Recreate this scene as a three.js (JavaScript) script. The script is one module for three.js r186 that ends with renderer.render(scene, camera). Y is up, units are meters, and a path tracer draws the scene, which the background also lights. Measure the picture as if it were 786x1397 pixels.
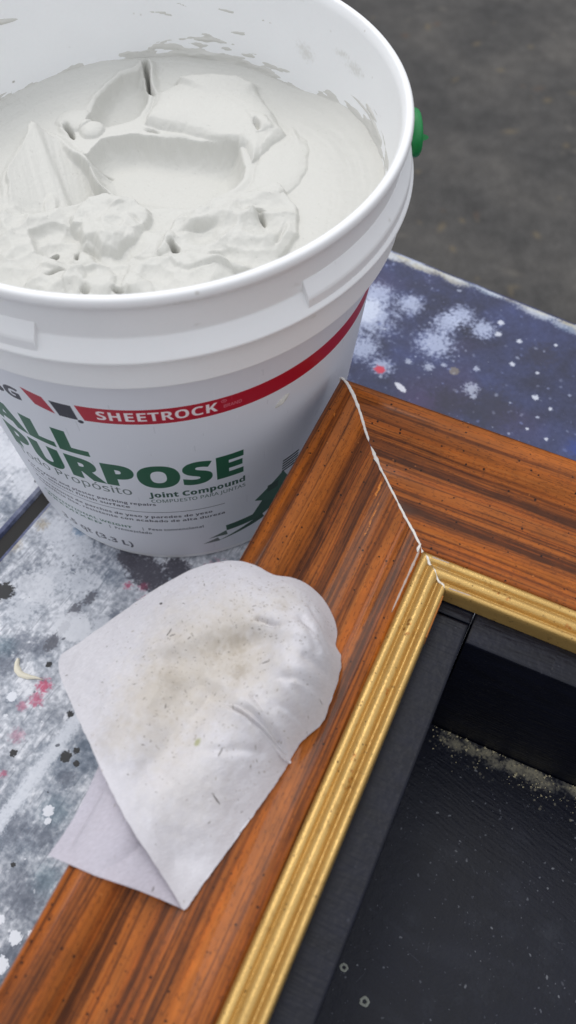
import * as THREE from 'three';
import { mergeGeometries } from 'three/addons/utils/BufferGeometryUtils.js';

// ------------------------------------------------------------------ camera, sky, sun, exposure
const T = 0.75;                                   // height of the table top above the ground
const scene = new THREE.Scene();
const camera = new THREE.PerspectiveCamera(60.2973, 576 / 1024, 0.02, 200);
{
  const p = 1.01175, r = 0.01014;                 // pitch down, roll
  const fwd = new THREE.Vector3(0, -Math.sin(p), -Math.cos(p)), rt = new THREE.Vector3(1, 0, 0);
  const up = new THREE.Vector3().crossVectors(rt, fwd);
  const R = rt.clone().multiplyScalar(Math.cos(r)).addScaledVector(up, Math.sin(r));
  const Up = up.clone().multiplyScalar(Math.cos(r)).addScaledVector(rt, -Math.sin(r));
  camera.quaternion.setFromRotationMatrix(new THREE.Matrix4().makeBasis(R, Up, fwd.clone().negate()));
  camera.position.set(0, T + 0.33224, 0);
  camera.focus = 0.318; camera.userData.fStop = 12;
}
const renderer = new THREE.WebGLRenderer({ antialias: true });
renderer.toneMapping = THREE.LinearToneMapping;
renderer.toneMappingExposure = 1.12;
renderer.shadowMap.enabled = true;
renderer.shadowMap.type = THREE.PCFSoftShadowMap;
{
  const w = 128, h = 64, d = new Float32Array(w * h * 4);     // an overcast sky, brightest overhead
  for (let y = 0; y < h; y++) {
    const el = Math.PI * ((y + 0.5) / h - 0.5), s = Math.sin(el);
    const L = s > 0 ? 0.205 * (1 + 4.7 * s) : 0.11;
    for (let x = 0; x < w; x++) {
      const i = (y * w + x) * 4, az = (x / w) * Math.PI * 2, m = s > 0 ? 1 + 0.06 * Math.sin(az * 3 + 4 * s) * Math.cos(el) + 0.04 * Math.sin(az * 7 - 9 * s) * Math.cos(el) : 1;
      d[i] = L * m * 0.965; d[i + 1] = L * m * 0.99; d[i + 2] = L * m * 1.055; d[i + 3] = 1;
    }
  }
  const sky = new THREE.DataTexture(d, w, h, THREE.RGBAFormat, THREE.FloatType);
  sky.mapping = THREE.EquirectangularReflectionMapping; sky.magFilter = THREE.LinearFilter; sky.minFilter = THREE.LinearFilter; sky.needsUpdate = true;
  scene.background = sky; scene.environment = sky;
}
const sun = new THREE.DirectionalLight(0xfffaf4, 1.05);
sun.position.set(-0.7, 2.4 + T, -1.5); sun.target.position.set(0, T, -0.2);
sun.castShadow = true; sun.shadow.radius = 70; sun.shadow.mapSize.set(2048, 2048);
Object.assign(sun.shadow.camera, { left: -0.8, right: 0.8, top: 0.8, bottom: -0.8, near: 0.1, far: 6 });
scene.add(sun, sun.target);

// ------------------------------------------------------------------ helpers
const clamp = (x, a = 0, b = 1) => Math.min(b, Math.max(a, x));
const sm = (a, b, x) => { const t = clamp((x - a) / (b - a)); return t * t * (3 - 2 * t); };
const mix = (a, b, t) => a + (b - a) * t;
const mix3 = (a, b, t) => [mix(a[0], b[0], t), mix(a[1], b[1], t), mix(a[2], b[2], t)];
function rng(seed) { let s = seed | 0; return () => { s = (s + 0x6d2b79f5) | 0; let t = Math.imul(s ^ (s >>> 15), 1 | s); t = (t + Math.imul(t ^ (t >>> 7), 61 | t)) ^ t; return ((t ^ (t >>> 14)) >>> 0) / 4294967296; }; }
const PERM = new Uint8Array(512), GX = new Float32Array(256), GY = new Float32Array(256);
{ const r = rng(77), p = [...Array(256).keys()]; for (let i = 255; i > 0; i--) { const j = Math.floor(r() * (i + 1)); [p[i], p[j]] = [p[j], p[i]]; } for (let i = 0; i < 512; i++) PERM[i] = p[i & 255]; for (let i = 0; i < 256; i++) { const a = r() * 6.2832; GX[i] = Math.cos(a); GY[i] = Math.sin(a); } }
function noise(x, y) {                                        // gradient noise, about -0.7 .. 0.7
  const xi = Math.floor(x), yi = Math.floor(y), u = x - xi, v = y - yi, X = xi & 255, Y = yi & 255;
  const a = PERM[PERM[X] + Y], b = PERM[PERM[X + 1] + Y], c = PERM[PERM[X] + Y + 1], d = PERM[PERM[X + 1] + Y + 1];
  const fu = u * u * u * (u * (u * 6 - 15) + 10), fv = v * v * v * (v * (v * 6 - 15) + 10);
  const n0 = GX[a] * u + GY[a] * v, n1 = GX[b] * (u - 1) + GY[b] * v, n2 = GX[c] * u + GY[c] * (v - 1), n3 = GX[d] * (u - 1) + GY[d] * (v - 1);
  return (n0 + (n1 - n0) * fu) * (1 - fv) + (n2 + (n3 - n2) * fu) * fv;
}
function fbm(x, y, o = 4) { let s = 0, a = 1, t = 0; for (let i = 0; i < o; i++) { s += a * noise(x, y); t += a; a *= 0.5; x = x * 2.03 + 17.3; y = y * 2.03 - 9.1; } return s / t * 1.5; }
function ridge(x, y, o = 4) { let s = 0, a = 1, t = 0; for (let i = 0; i < o; i++) { s += a * (1 - Math.abs(noise(x, y)) * 2.2); t += a; a *= 0.5; x = x * 2.1 + 5.7; y = y * 2.1 + 3.3; } return s / t; }

function numberless(o, label, category, group, kind) { o.userData.label = label; o.userData.category = category; if (group) o.userData.group = group; if (kind) o.userData.kind = kind; return o; }
const shade = (o) => { o.castShadow = true; o.receiveShadow = true; return o; };
function thing(name, label, category, x, y, z, turn = 0) { const g = new THREE.Group(); g.name = name; g.position.set(x, y, z); g.rotation.y = turn; numberless(g, label, category); scene.add(g); return g; }
const used = {};
function part(name, geo, mat, parent, label) {
  const m = shade(new THREE.Mesh(geo, mat)); m.name = name;
  const k = parent.uuid + name; used[k] = (used[k] ?? -1) + 1; if (used[k]) m.name = name + '_' + String(used[k]).padStart(3, '0');
  if (label) m.userData.label = label; parent.add(m); return m;
}
function dataTex(w, h, fill, srgb, wrap = THREE.RepeatWrapping) {      // fill(data)
  const d = new Uint8Array(w * h * 4); fill(d);
  const t = new THREE.DataTexture(d, w, h); t.wrapS = t.wrapT = wrap; t.magFilter = THREE.LinearFilter; t.minFilter = THREE.LinearMipmapLinearFilter; t.generateMipmaps = true;
  if (srgb) t.colorSpace = THREE.SRGBColorSpace; t.needsUpdate = true; return t;
}
const grey = (F, w, h) => dataTex(w, h, (d) => { for (let i = 0; i < w * h; i++) { const v = clamp(F[i]) * 255; d[i * 4] = d[i * 4 + 1] = d[i * 4 + 2] = v; d[i * 4 + 3] = 255; } }, false);
const rgb = (F, w, h) => dataTex(w, h, (d) => { for (let i = 0; i < w * h; i++) { for (let c = 0; c < 3; c++) d[i * 4 + c] = clamp(F[i * 3 + c], 0, 255); d[i * 4 + 3] = 255; } }, true);
// a painted sheet: x0,z0 .. in mm, S texels per mm
class Sheet {
  constructor(w, h, x0, y0, S) { Object.assign(this, { w, h, x0, y0, S, c: new Float32Array(w * h * 3), b: new Float32Array(w * h).fill(0.5) }); }
  fill(f) { for (let j = 0, i = 0; j < this.h; j++) for (let k = 0; k < this.w; k++, i++) { const c = f(this.x0 + k / this.S, this.y0 + j / this.S, i); this.c[i * 3] = c[0]; this.c[i * 3 + 1] = c[1]; this.c[i * 3 + 2] = c[2]; } }
  // irregular blob of colour; sx/sy stretch, rag = roughness of its outline, op opacity, mot = how broken up it is, lift = relief
  blob(x, y, r, col, { op = 1, rag = 0.35, soft = 0.2, mot = 0, sx = 1, sy = 1, rot = 0, lift = 0, seed = 0 } = {}) {
    const fq = Math.max(1.6 / Math.sqrt(r + 0.4), 0.8 / (0.3 * r + 0.2)), R = r * Math.max(sx, sy) * 1.7 + 0.3, S = this.S, cr = Math.cos(rot), sr = Math.sin(rot);
    const k0 = Math.max(0, Math.floor((x - R - this.x0) * S)), k1 = Math.min(this.w - 1, Math.ceil((x + R - this.x0) * S)), j0 = Math.max(0, Math.floor((y - R - this.y0) * S)), j1 = Math.min(this.h - 1, Math.ceil((y + R - this.y0) * S));
    for (let j = j0; j <= j1; j++) for (let k = k0; k <= k1; k++) {
      const px = this.x0 + k / S - x, py = this.y0 + j / S - y, ax = (px * cr + py * sr) / sx, ay = (-px * sr + py * cr) / sy;
      const ex = px + x + seed * 7.7, ey = py + y;
      let d = Math.hypot(ax, ay) / r; if (d > 1.7) continue;
      d += rag * fbm(ex * fq, ey * fq, 4);
      let a = op * sm(1, 1 - soft, d); if (a <= 0) continue;
      if (mot) a *= mix(1, sm(0.28, 0.62, 0.5 + 0.55 * fbm(ex * 0.9, ey * 0.9, 5) + 0.25 * (1 - d)), mot);
      const i = j * this.w + k; for (let c = 0; c < 3; c++) this.c[i * 3 + c] = mix(this.c[i * 3 + c], col[c], a);
      this.b[i] += lift * a;
    }
  }
  color() { return rgb(this.c, this.w, this.h); }
  bump() { return grey(this.b, this.w, this.h); }
}
function grid(nu, nv, f, { flip = false, closeU = false } = {}) {      // f(i, j) -> [x, y, z, u, v]
  const pos = [], uv = [], idx = [];
  for (let j = 0; j <= nv; j++) for (let i = 0; i <= nu; i++) { const p = f(i / nu, j / nv, i, j); pos.push(p[0], p[1], p[2]); uv.push(p[3] ?? i / nu, p[4] ?? j / nv); }
  for (let j = 0; j < nv; j++) for (let i = 0; i < nu; i++) { const a = j * (nu + 1) + i, b = a + 1, c = a + nu + 1, d = c + 1; flip ? idx.push(a, c, b, b, c, d) : idx.push(a, b, c, b, d, c); }
  const g = new THREE.BufferGeometry(); g.setAttribute('position', new THREE.Float32BufferAttribute(pos, 3)); g.setAttribute('uv', new THREE.Float32BufferAttribute(uv, 2)); g.setIndex(idx); g.computeVertexNormals();
  if (closeU) { const n = g.attributes.normal; for (let j = 0; j <= nv; j++) { const a = j * (nu + 1), b = a + nu, x = n.getX(a) + n.getX(b), y = n.getY(a) + n.getY(b), z = n.getZ(a) + n.getZ(b), l = Math.hypot(x, y, z) || 1; n.setXYZ(a, x / l, y / l, z / l); n.setXYZ(b, x / l, y / l, z / l); } }
  return g;
}
function catmull(pts, n) { const c = new THREE.CatmullRomCurve3(pts.map((p) => new THREE.Vector3(p[0], p[1], 0)), false, 'centripetal'); return c.getPoints(n).map((p) => [p.x, p.y]); }
function bevelBox(x0, x1, y0, y1, z0, z1, b = 0.0006) {                // chamfered board with uv in metres
  const s = new THREE.Shape(); s.moveTo(x0 + b, -z1 + b); s.lineTo(x1 - b, -z1 + b); s.lineTo(x1 - b, -z0 - b); s.lineTo(x0 + b, -z0 - b); s.closePath();
  const g = new THREE.ExtrudeGeometry(s, { depth: y1 - y0 - 2 * b, bevelEnabled: true, bevelThickness: b, bevelSize: b, bevelSegments: 2, steps: 1 });
  g.rotateX(-Math.PI / 2); g.translate(0, y0 + b, 0); return g;
}
function polySDF(pts) {                                                // signed distance, inside positive
  const n = pts.length; let ax0 = 1e9, ax1 = -1e9, ay0 = 1e9, ay1 = -1e9; for (const [x, y] of pts) { ax0 = Math.min(ax0, x); ax1 = Math.max(ax1, x); ay0 = Math.min(ay0, y); ay1 = Math.max(ay1, y); }
  return (x, y, far = 14) => {
    if (x < ax0 - far || x > ax1 + far || y < ay0 - far || y > ay1 + far) return -far;
    let d = 1e9, inside = false;
    for (let i = 0, j = n - 1; i < n; j = i++) {
      const [xi, yi] = pts[i], [xj, yj] = pts[j], ex = xj - xi, ey = yj - yi, wx = x - xi, wy = y - yi, t = clamp((wx * ex + wy * ey) / (ex * ex + ey * ey));
      const bx = wx - ex * t, by = wy - ey * t; d = Math.min(d, bx * bx + by * by);
      if ((yi > y) !== (yj > y) && x < ((xj - xi) * (y - yi)) / (yj - yi) + xi) inside = !inside;
    }
    d = Math.sqrt(d); return inside ? d : -d;
  };
}
function segDist(x, y, ax, ay, bx, by) { const ex = bx - ax, ey = by - ay, t = clamp(((x - ax) * ex + (y - ay) * ey) / (ex * ex + ey * ey)); return [Math.hypot(x - ax - ex * t, y - ay - ey * t), t, (x - ax) * ey - (y - ay) * ex > 0 ? 1 : -1]; }
const std = (o) => new THREE.MeshStandardMaterial(o), phys = (o) => new THREE.MeshPhysicalMaterial(o);

// ------------------------------------------------------------------ ground
{
  const s = new Sheet(1024, 1024, 0, 0, 1024 / 1600);
  const w = 1600;
  s.fill((x, y) => {
    const per = (f, o) => { const u = x / w, v = y / w; return mix(mix(fbm(x * f, y * f, o), fbm((x - w) * f, y * f, o), sm(0.8, 1, u)), mix(fbm(x * f, (y - w) * f, o), fbm((x - w) * f, (y - w) * f, o), sm(0.8, 1, u)), sm(0.8, 1, v)); };
    const a = per(0.006, 4), b = per(0.03, 4), c = noise(x * 0.21, y * 0.21), d = noise(x * 0.5 + 90, y * 0.5);
    let v = 69 + 22 * a + 14 * b + 18 * c + 22 * d;
    const br = clamp(0.5 + a * 0.9); return [v * (1.0 + 0.02 * br), v * 0.99, v * (0.98 - 0.03 * br)];
  });
  const r = rng(5);
  for (let i = 0; i < 260; i++) { const q = r(); s.blob(r() * w, r() * w, 3 + r() * 9, q < 0.45 ? [112, 98, 74] : q < 0.75 ? [96, 92, 86] : [84, 66, 54], { op: 0.4 + 0.3 * r(), rag: 0.8, soft: 0.8, mot: 0.7, sx: 1 + r() * 1.5, rot: r() * 3, seed: i }); }
  const map = s.color(); map.repeat.set(50, 50);
  const g = new THREE.PlaneGeometry(80, 80); g.rotateX(-Math.PI / 2);
  const m = shade(new THREE.Mesh(g, std({ map, roughness: 0.92 }))); m.name = 'ground'; m.userData = { label: 'dark grey concrete ground beyond the table edge', kind: 'structure' };
  m.position.set(0.35, 0, -0.9); scene.add(m);
}

// ------------------------------------------------------------------ work table (local x along its far edge, z towards the camera)
const TY = -0.526392;
const table = thing('work_table', 'paint-splattered work table of two boards under the bucket and frame', 'table', 0.0554728, T, -0.3780744, TY);
{
  const s = new Sheet(2048, 2048, -200, -12, 2048 / 450);
  s.fill((x, z) => {
    const wx = x + 6 * fbm(x * 0.03, z * 0.03, 3), wz = z + 6 * fbm(x * 0.03 + 40, z * 0.03, 3);
    const n1 = fbm(wx * 0.022, wz * 0.022, 5), n2 = fbm(wx * 0.09 + 9, wz * 0.09, 5), n3 = fbm(x * 0.45, z * 0.45, 4), n4 = noise(x * 2.1, z * 2.1);
    // navy half
    let navy = mix3([34, 37, 58], [62, 72, 118], clamp(0.5 + n1 * 0.7 + n2 * 0.35));
    navy = mix3(navy, [72, 60, 92], 0.35 * sm(0.1, 0.5, fbm(x * 0.02 + 50, z * 0.02 + 8, 3)));
    navy = mix3(navy, [148, 158, 190], 0.75 * sm(0.30, 0.75, n2 + 0.55 * n3) * sm(90, 10, x));
    navy = navy.map((v) => v + 14 * n4 + 12 * n3);
    // worn grey half
    let t = clamp(0.66 + 0.65 * n1 + 0.55 * n2 + 0.42 * n3 - 0.25 * sm(300, 400, z) * sm(-60, 40, x) - 0.12 * sm(14, 40, x));
    let g = t < 0.5 ? mix3([92, 100, 114], [158, 163, 173], t * 2) : mix3([158, 163, 173], [224, 226, 232], t * 2 - 1);
    const blue = sm(0.0, 0.5, fbm(x * 0.018 + 12, z * 0.018 - 30, 3)); g = mix3(g, [96, 118, 140], 0.35 * blue * (1 - t));
    g = g.map((v) => v + 12 * n4 + 12 * n3);
    const st = fbm(x * 0.42 + 5, z * 0.035, 4), st2 = fbm(x * 0.9 - 4, z * 0.09 + 7, 3); g = mix3(g, [226, 228, 234], 0.68 * sm(0.04, 0.55, st * 0.6 + 0.3 * n3 + 0.7 * n2)); g = mix3(g, [84, 90, 104], 0.3 * sm(0.22, 0.5, st2 + 0.5 * n2));
    const half = sm(120, 190, z + 0.55 * Math.max(0, -x - 5) + 14 * n2 + 20 * n1);
    const c = mix3(navy, g, half);
    return c;
  });
  const r = rng(11);
  const paint = (list, col, o = {}) => list.forEach(([x, z, q], i) => s.blob(x, z, q, col, { lift: 0.12, seed: i, ...o }));
  // big pale patches behind the bucket
  for (const [x, z, q] of [[11, 51, 22], [-8, 70, 24], [50, 50, 14], [34, 78, 8], [9, 34, 12], [27, 32, 10], [49, 34, 10], [67, 29, 9], [53, 26, 10], [-30, 60, 25], [20, 72, 12]]) s.blob(x, z, q, [180, 190, 216], { op: 0.85, mot: 0.9, soft: 0.7, rag: 0.6, lift: 0.05 });
  s.blob(8, 48, 12, [206, 214, 232], { op: 0.8, mot: 0.35, soft: 0.5 });
  for (const [x, z, q] of [[135, 36, 16], [128, 20, 10], [138, 75, 10], [140, 52, 12]]) s.blob(x, z, q, [44, 66, 140], { op: 0.8, soft: 0.8, rag: 0.3 });
  for (const [x, z, q] of [[90, 75, 20], [70, 82, 12], [100, 30, 12]]) s.blob(x, z, q, [44, 44, 62], { op: 0.6, soft: 0.9, rag: 0.6 });
  s.blob(60, 90, 14, [84, 66, 108], { op: 0.5, soft: 0.9 });
  paint([[78, 68, 5.2], [60, 61, 2], [54, 66, 3.5], [75, 55, 2.2], [44, 68, 2.6], [81, 72, 2.2]], [200, 208, 224], { op: 0.7, rag: 0.7, mot: 0.6, soft: 0.6 });
  paint([[89, 43, 1.7], [107, 57, 2.1], [86, 27, 1.8], [75, 28, 2.1], [102, 42, 1.2], [116, 60, 1.3], [121, 78, 1.2], [111, 77, 1], [103, 20, 1.2], [73, 20, 2.2]], [206, 211, 222], { rag: 0.6, soft: 0.45, op: 0.9 });
  s.blob(48, 85, 2.6, [214, 216, 226], { sx: 1.6, sy: 0.7, rot: 0.4 });
  s.blob(66, 62, 2.8, [128, 120, 110], { op: 0.8 });
  s.blob(34, 80, 3.2, [206, 62, 84], { rag: 0.5, soft: 0.4 });
  for (let i = 0; i < 900; i++) { const x = -25 + r() * 175, z = 5 + r() * 110, q = Math.pow(r(), 4) * 1.0 + 0.14; s.blob(x, z, q, r() < 0.6 ? [190, 198, 216] : [120, 132, 176], { op: 0.2 + 0.6 * r() * r(), rag: 0.6, soft: 0.5, lift: 0.05, sx: 1 + r() * 0.7, rot: r() * 3 }); }
  // worn far edge
  for (let i = 0; i < 140; i++) s.blob(-80 + r() * 250, r() * r() * 9, 1.5 + r() * 4, r() < 0.65 ? [190, 196, 206] : r() < 0.5 ? [186, 178, 150] : [110, 128, 152], { op: 0.55, mot: 0.7, soft: 0.6, rag: 0.6, sx: 2.2 });
  // left part: worn white, slate, black and red marks
  for (const [x, z, q] of [[-90, 210, 17], [-71, 222, 11], [-32, 238, 12], [-31, 255, 11], [-33, 272, 9], [-13, 268, 7], [-104, 193, 12], [-45, 236, 9], [-20, 250, 9], [0, 262, 7], [16, 227, 8]]) s.blob(x, z, q, [216, 219, 226], { op: 0.75, mot: 0.75, soft: 0.5, rag: 0.6, lift: 0.06 });
  for (const [x, z, q] of [[-27, 221, 8], [-41, 223, 5], [-10, 224, 5], [-36, 230, 4]]) s.blob(x, z, q, [112, 138, 168], { op: 0.65, mot: 0.6, soft: 0.7, rag: 0.7 });
  for (const [x, z, q] of [[-15, 281, 7], [-23, 285, 9], [21, 342, 9], [32, 339, 8], [38, 358, 10], [48, 374, 8], [-24, 295, 9], [26, 318, 5], [-30, 300, 8], [2, 255, 4]]) s.blob(x, z, q, [72, 80, 96], { op: 0.55, mot: 0.5, soft: 0.8, rag: 0.6 });
  for (const [x, z, q] of [[-28, 289, 7], [30, 330, 8], [42, 350, 8]]) s.blob(x, z, q, [62, 88, 104], { op: 0.5, mot: 0.4, soft: 0.9 });
  for (const [x, z, q, sx] of [[2, 232, 8, 1.9], [-10, 231, 4, 1.5], [12, 224, 6, 1.4]]) s.blob(x, z, q, [74, 72, 82], { op: 0.9, mot: 0.35, soft: 0.35, rag: 0.5, sx, rot: 0.25 });
  for (const [x, z, q] of [[-14, 262, 3], [-13, 270, 2.6], [-12, 254, 2.6], [-13, 278, 3]]) s.blob(x, z, q, [86, 88, 98], { op: 0.8, rag: 0.7, soft: 0.5, sy: 1.8 });
  // straight-edged white overspray blocks and the brushed white stripe
  s.blob(-10, 268, 7, [222, 224, 230], { op: 0.85, rag: 0.25, soft: 0.25, sx: 1.3 }); s.blob(-35, 262, 8, [220, 222, 228], { op: 0.7, rag: 0.5, mot: 0.4, sx: 1.3 });
  for (let z = 286; z < 372; z += 1.5) s.blob(15.5 + 1.2 * fbm(z * 0.1, 3, 2), z, 3.4 + fbm(z * 0.2, 8, 2), [216, 220, 228], { op: 0.5, rag: 0.7, soft: 0.4, mot: 0.45, lift: 0.02 });
  paint([[28, 331, 2.3], [37, 368, 1.6], [45, 370, 2.6], [30, 334, 1.4], [-12, 304, 2.3], [49, 366, 1.6], [46, 379, 3]], [226, 229, 236], { rag: 0.4 });
  paint([[-45, 270, 4.4], [-48, 274, 3], [21, 312, 2.3], [26, 312, 1.3], [3, 321, 1.5], [-8, 286, 1.3], [12, 298, 1.4], [23, 308, 1.3], [29, 352, 0.9]], [24, 25, 28], { rag: 0.6, op: 0.95 });
  for (const [x, z, q, o] of [[-4, 294, 4, 0.75], [-3, 300, 4, 0.6], [-6, 305, 3, 0.4], [9, 243, 4, 0.45], [18, 231, 4, 0.5], [22, 224, 5, 0.5], [26, 216, 6, 0.55], [4, 238, 3, 0.4], [5, 329, 2, 0.5], [0, 315, 4, 0.25], [-2, 241, 2.4, 0.6]]) s.blob(x, z, q, [190, 56, 92], { op: o, mot: 0.6, soft: 0.8, rag: 0.7 });
  for (const [x, z, q] of [[-52, 236, 4], [-60, 224, 4], [-56, 250, 5], [-104, 230, 5]]) s.blob(x, z, q, [146, 128, 98], { op: 0.5, soft: 0.9, rag: 0.7 });
  for (let z = 150; z < 330; z += 1.6) for (const x of [-65.2, -56.4]) s.blob(x + 0.8 * noise(z * 0.1, x), z, 1.5 + 0.8 * noise(z * 0.3, 4 + x), [176, 170, 158], { op: 0.7, rag: 0.5, soft: 0.6 });
  for (let i = 0; i < 260; i++) { const x = -120 + r() * 190, z = 190 + r() * 215, q = 0.15 + Math.pow(r(), 4) * 0.9; s.blob(x, z, q, r() < 0.55 ? [228, 230, 236] : r() < 0.8 ? [58, 62, 72] : [104, 122, 146], { op: 0.5 + 0.4 * r(), rag: 0.4, sx: 1 + r(), rot: r() * 3 }); }
  const map = s.color(), bump = s.bump();
  for (const t of [map, bump]) { t.wrapS = t.wrapT = THREE.MirroredRepeatWrapping; t.repeat.set(1 / 0.45, -1 / 0.45); t.offset.set(0.2 / 0.45, 0.012 / 0.45); }
  const top = std({ map, bumpMap: bump, bumpScale: 0.0008, roughness: 0.55 });
  // extrude uv is (x, -z): the texture is laid out in (x, z)
  part('table_board', bevelBox(-0.0575, 0.48, -0.02, 0, 0, 0.62, 0.0022), top, table);
  part('table_board', bevelBox(-0.52, -0.0642, -0.02, 0, 0.0, 0.62, 0.0022), top, table);
  const dark = std({ color: 0x333231, roughness: 0.9 });
  part('gap_strip', bevelBox(-0.0641, -0.0576, -0.018, -0.0022, 0.001, 0.619, 0.0001), dark, table);
  for (const z of [0.06, 0.5]) part('cross_rail', bevelBox(-0.48, 0.44, -0.06, -0.0205, z, z + 0.05, 0.002), dark, table);
  for (const x of [-0.46, 0.38]) for (const z of [0.063, 0.503]) part('leg', bevelBox(x, x + 0.045, -T, -0.0605, z, z + 0.045, 0.002), dark, table);
  // a curl of dried cream paint lying on the board
  const c = new THREE.CatmullRomCurve3([[-20, 290.5], [-18.3, 293.4], [-15.5, 295], [-12, 294.6], [-8.5, 293.2], [-5.5, 292.4]].map(([x, z]) => new THREE.Vector3(x / 1000, 0.0004, z / 1000)));
  const pts = c.getSpacedPoints(40);
  part('paint_flake', grid(6, 40, (u, v, i, j) => { const p = pts[j], q = pts[Math.min(40, j + 1)], o = pts[Math.max(0, j - 1)]; const dx = q.x - o.x, dz = q.z - o.z, l = Math.hypot(dx, dz), wd = 0.0016 * Math.pow(Math.sin(Math.PI * clamp(0.08 + v * 0.92)), 0.7) * (1 + 0.4 * noise(v * 9, 2)) * (1 - 0.5 * v), a = (u - 0.5) * 2; return [p.x - dz / l * wd * a, 0.0003 + 0.0007 * (1 - a * a), p.z + dx / l * wd * a]; }), std({ color: 0xe9e3cf, roughness: 0.6, side: THREE.DoubleSide }), table, 'cream curl of dried paint');
}

// ------------------------------------------------------------------ bucket
const BX = -0.050177, BZ = -0.253102, H = 0.16907;
const bucket = thing('plastic_bucket', 'white plastic bucket with printed label, open and full of joint compound', 'bucket', BX, T, BZ);
const rOut = (y) => 0.070 + (0.0825 - 0.070) * y / 0.1333, rIn = (y) => 0.0681 + (0.0846 - 0.0681) * (y - 0.003) / (H - 0.003);
{
  const plastic = phys({ color: new THREE.Color().setRGB(0.80, 0.81, 0.815), roughness: 0.34, ior: 1.49, specularIntensity: 0.8 });
  const sk = new Sheet(1024, 256, 0, 0, 1024 / 550); sk.fill((x, y) => { const v = 245 + 3 * fbm(x * 0.03, y * 0.05, 4) + 1.5 * noise(x * 0.9, y * 0.9); return [v * 0.995, v, v * 1.004]; });
  { const r = rng(71); for (let i = 0; i < 150; i++) sk.blob(r() * 550, r() * 137, 0.5 + r() * r() * 4, r() < 0.7 ? [206, 205, 200] : [244, 244, 244], { op: 0.5, mot: 0.8, soft: 0.9, rag: 0.8, sx: 1 + r() * 3, rot: r() * 0.6 - 0.3 }); for (let i = 0; i < 200; i++) sk.blob(r() * 550, r() * 137, 0.14 + r() * r() * r() * 0.4, r() < 0.5 ? [120, 112, 100] : [190, 186, 178], { op: 0.25 + 0.45 * r(), rag: 0.5, sx: 1 + r() }); }
  plastic.map = sk.color(); plastic.color.setRGB(0.985, 0.985, 0.985);
  const lathe = (pts, mat, name, a0 = 0, a1 = Math.PI * 2, n = 180) => { const al = [0]; for (let i = 1; i < pts.length; i++) al.push(al[i - 1] + Math.hypot(pts[i][0] - pts[i - 1][0], pts[i][1] - pts[i - 1][1])); const g = grid(n, pts.length - 1, (u, v, i, j) => { const a = mix(a0, a1, u); return [pts[j][0] * Math.sin(a), pts[j][1], pts[j][0] * Math.cos(a), u, al[j] / 0.1375]; }, { closeU: a1 - a0 > 6.28 }); return part(name, g, mat, bucket); };
  const fine = (pts, r = 0.0004) => { const o = []; for (let i = 0; i < pts.length; i++) { const p = pts[i], a = pts[i - 1], b = pts[i + 1]; if (!a || !b || p[2] === 0) { o.push(p); continue; } const rr = p[2] ?? r, d1 = Math.hypot(a[0] - p[0], a[1] - p[1]), d2 = Math.hypot(b[0] - p[0], b[1] - p[1]), k1 = Math.min(0.45, rr / d1), k2 = Math.min(0.45, rr / d2); const A = [mix(p[0], a[0], k1), mix(p[1], a[1], k1)], B = [mix(p[0], b[0], k2), mix(p[1], b[1], k2)]; for (const t of [0, 0.25, 0.5, 0.75, 1]) o.push([(1 - t) ** 2 * A[0] + 2 * t * (1 - t) * p[0] + t * t * B[0], (1 - t) ** 2 * A[1] + 2 * t * (1 - t) * p[1] + t * t * B[1]]); } return o; };
  // wall: outside up to the collar, over a chime at the foot, inside and floor
  lathe(fine([[0.0005, 0.003], [0.066, 0.003], [0.067, 0.0004], [0.0692, 0.0004], [0.0699, 0.0018], [rOut(0.004), 0.004], [rOut(0.1334), 0.1334]]), plastic, 'wall');
  // collar: three rings; the skirt stands furthest out
  lathe(fine([[rOut(0.1334) - 0.001, 0.1338, 0], [0.0866, 0.1332, 0.0003], [0.0876, 0.1339, 0.0004], [0.0871, 0.1460, 0.0004], [0.0892, 0.1462, 0.0004], [0.0902, 0.1468, 0.0004], [0.0903, 0.1478, 0.0004], [0.0862, 0.1537, 0.0005], [0.0860, 0.1650, 0.0004], [0.0864, 0.1656]]), plastic, 'collar');
  // rolled rim and the inner face
  lathe(fine([[0.0858, 0.1648, 0], [0.0874, 0.1652, 0.0006], [0.0882, 0.1668, 0.0010], [0.0876, 0.1690, 0.0010], [0.0856, 0.1694, 0.0010], [0.0843, 0.1668, 0.0012], [rIn(0.158), 0.158, 0.001], [rIn(0.1), 0.1], [rIn(0.005), 0.005], [0.0005, 0.0045]]), plastic, 'rim');
  // two stretches of lid lug standing on the neck, each with a square end
  const lug = (a0, a1) => {
    const P = fine([[0.0855, 0.1577, 0], [0.0862, 0.1573, 0.0003], [0.0889, 0.1532, 0.0004], [0.0892, 0.1523, 0.0003], [0.0893, 0.1480, 0.0003], [0.0860, 0.1490, 0]]);
    const wallG = grid(60, P.length - 1, (u, v, i, j) => { const a = mix(a0, a1, u); return [P[j][0] * Math.sin(a), P[j][1], P[j][0] * Math.cos(a)]; });
    const cap = (a) => { const pos = [], idx = []; for (const p of P) pos.push(p[0] * Math.sin(a), p[1], p[0] * Math.cos(a)); for (let i = 1; i < P.length - 1; i++) idx.push(0, i, i + 1); const g = new THREE.BufferGeometry(); g.setAttribute('position', new THREE.Float32BufferAttribute(pos, 3)); g.setAttribute('uv', new THREE.Float32BufferAttribute(new Array(P.length * 2).fill(0), 2)); g.setIndex(idx); g.computeVertexNormals(); return g; };
    part('lid_lug', mergeGeometries([wallG, cap(a0), cap(a1)]), plastic, bucket);
  };
  const DEG = Math.PI / 180;
  lug(38.5 * DEG, 118 * DEG); lug(-84 * DEG, -12.6 * DEG); lug(152 * DEG, 228 * DEG);

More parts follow.
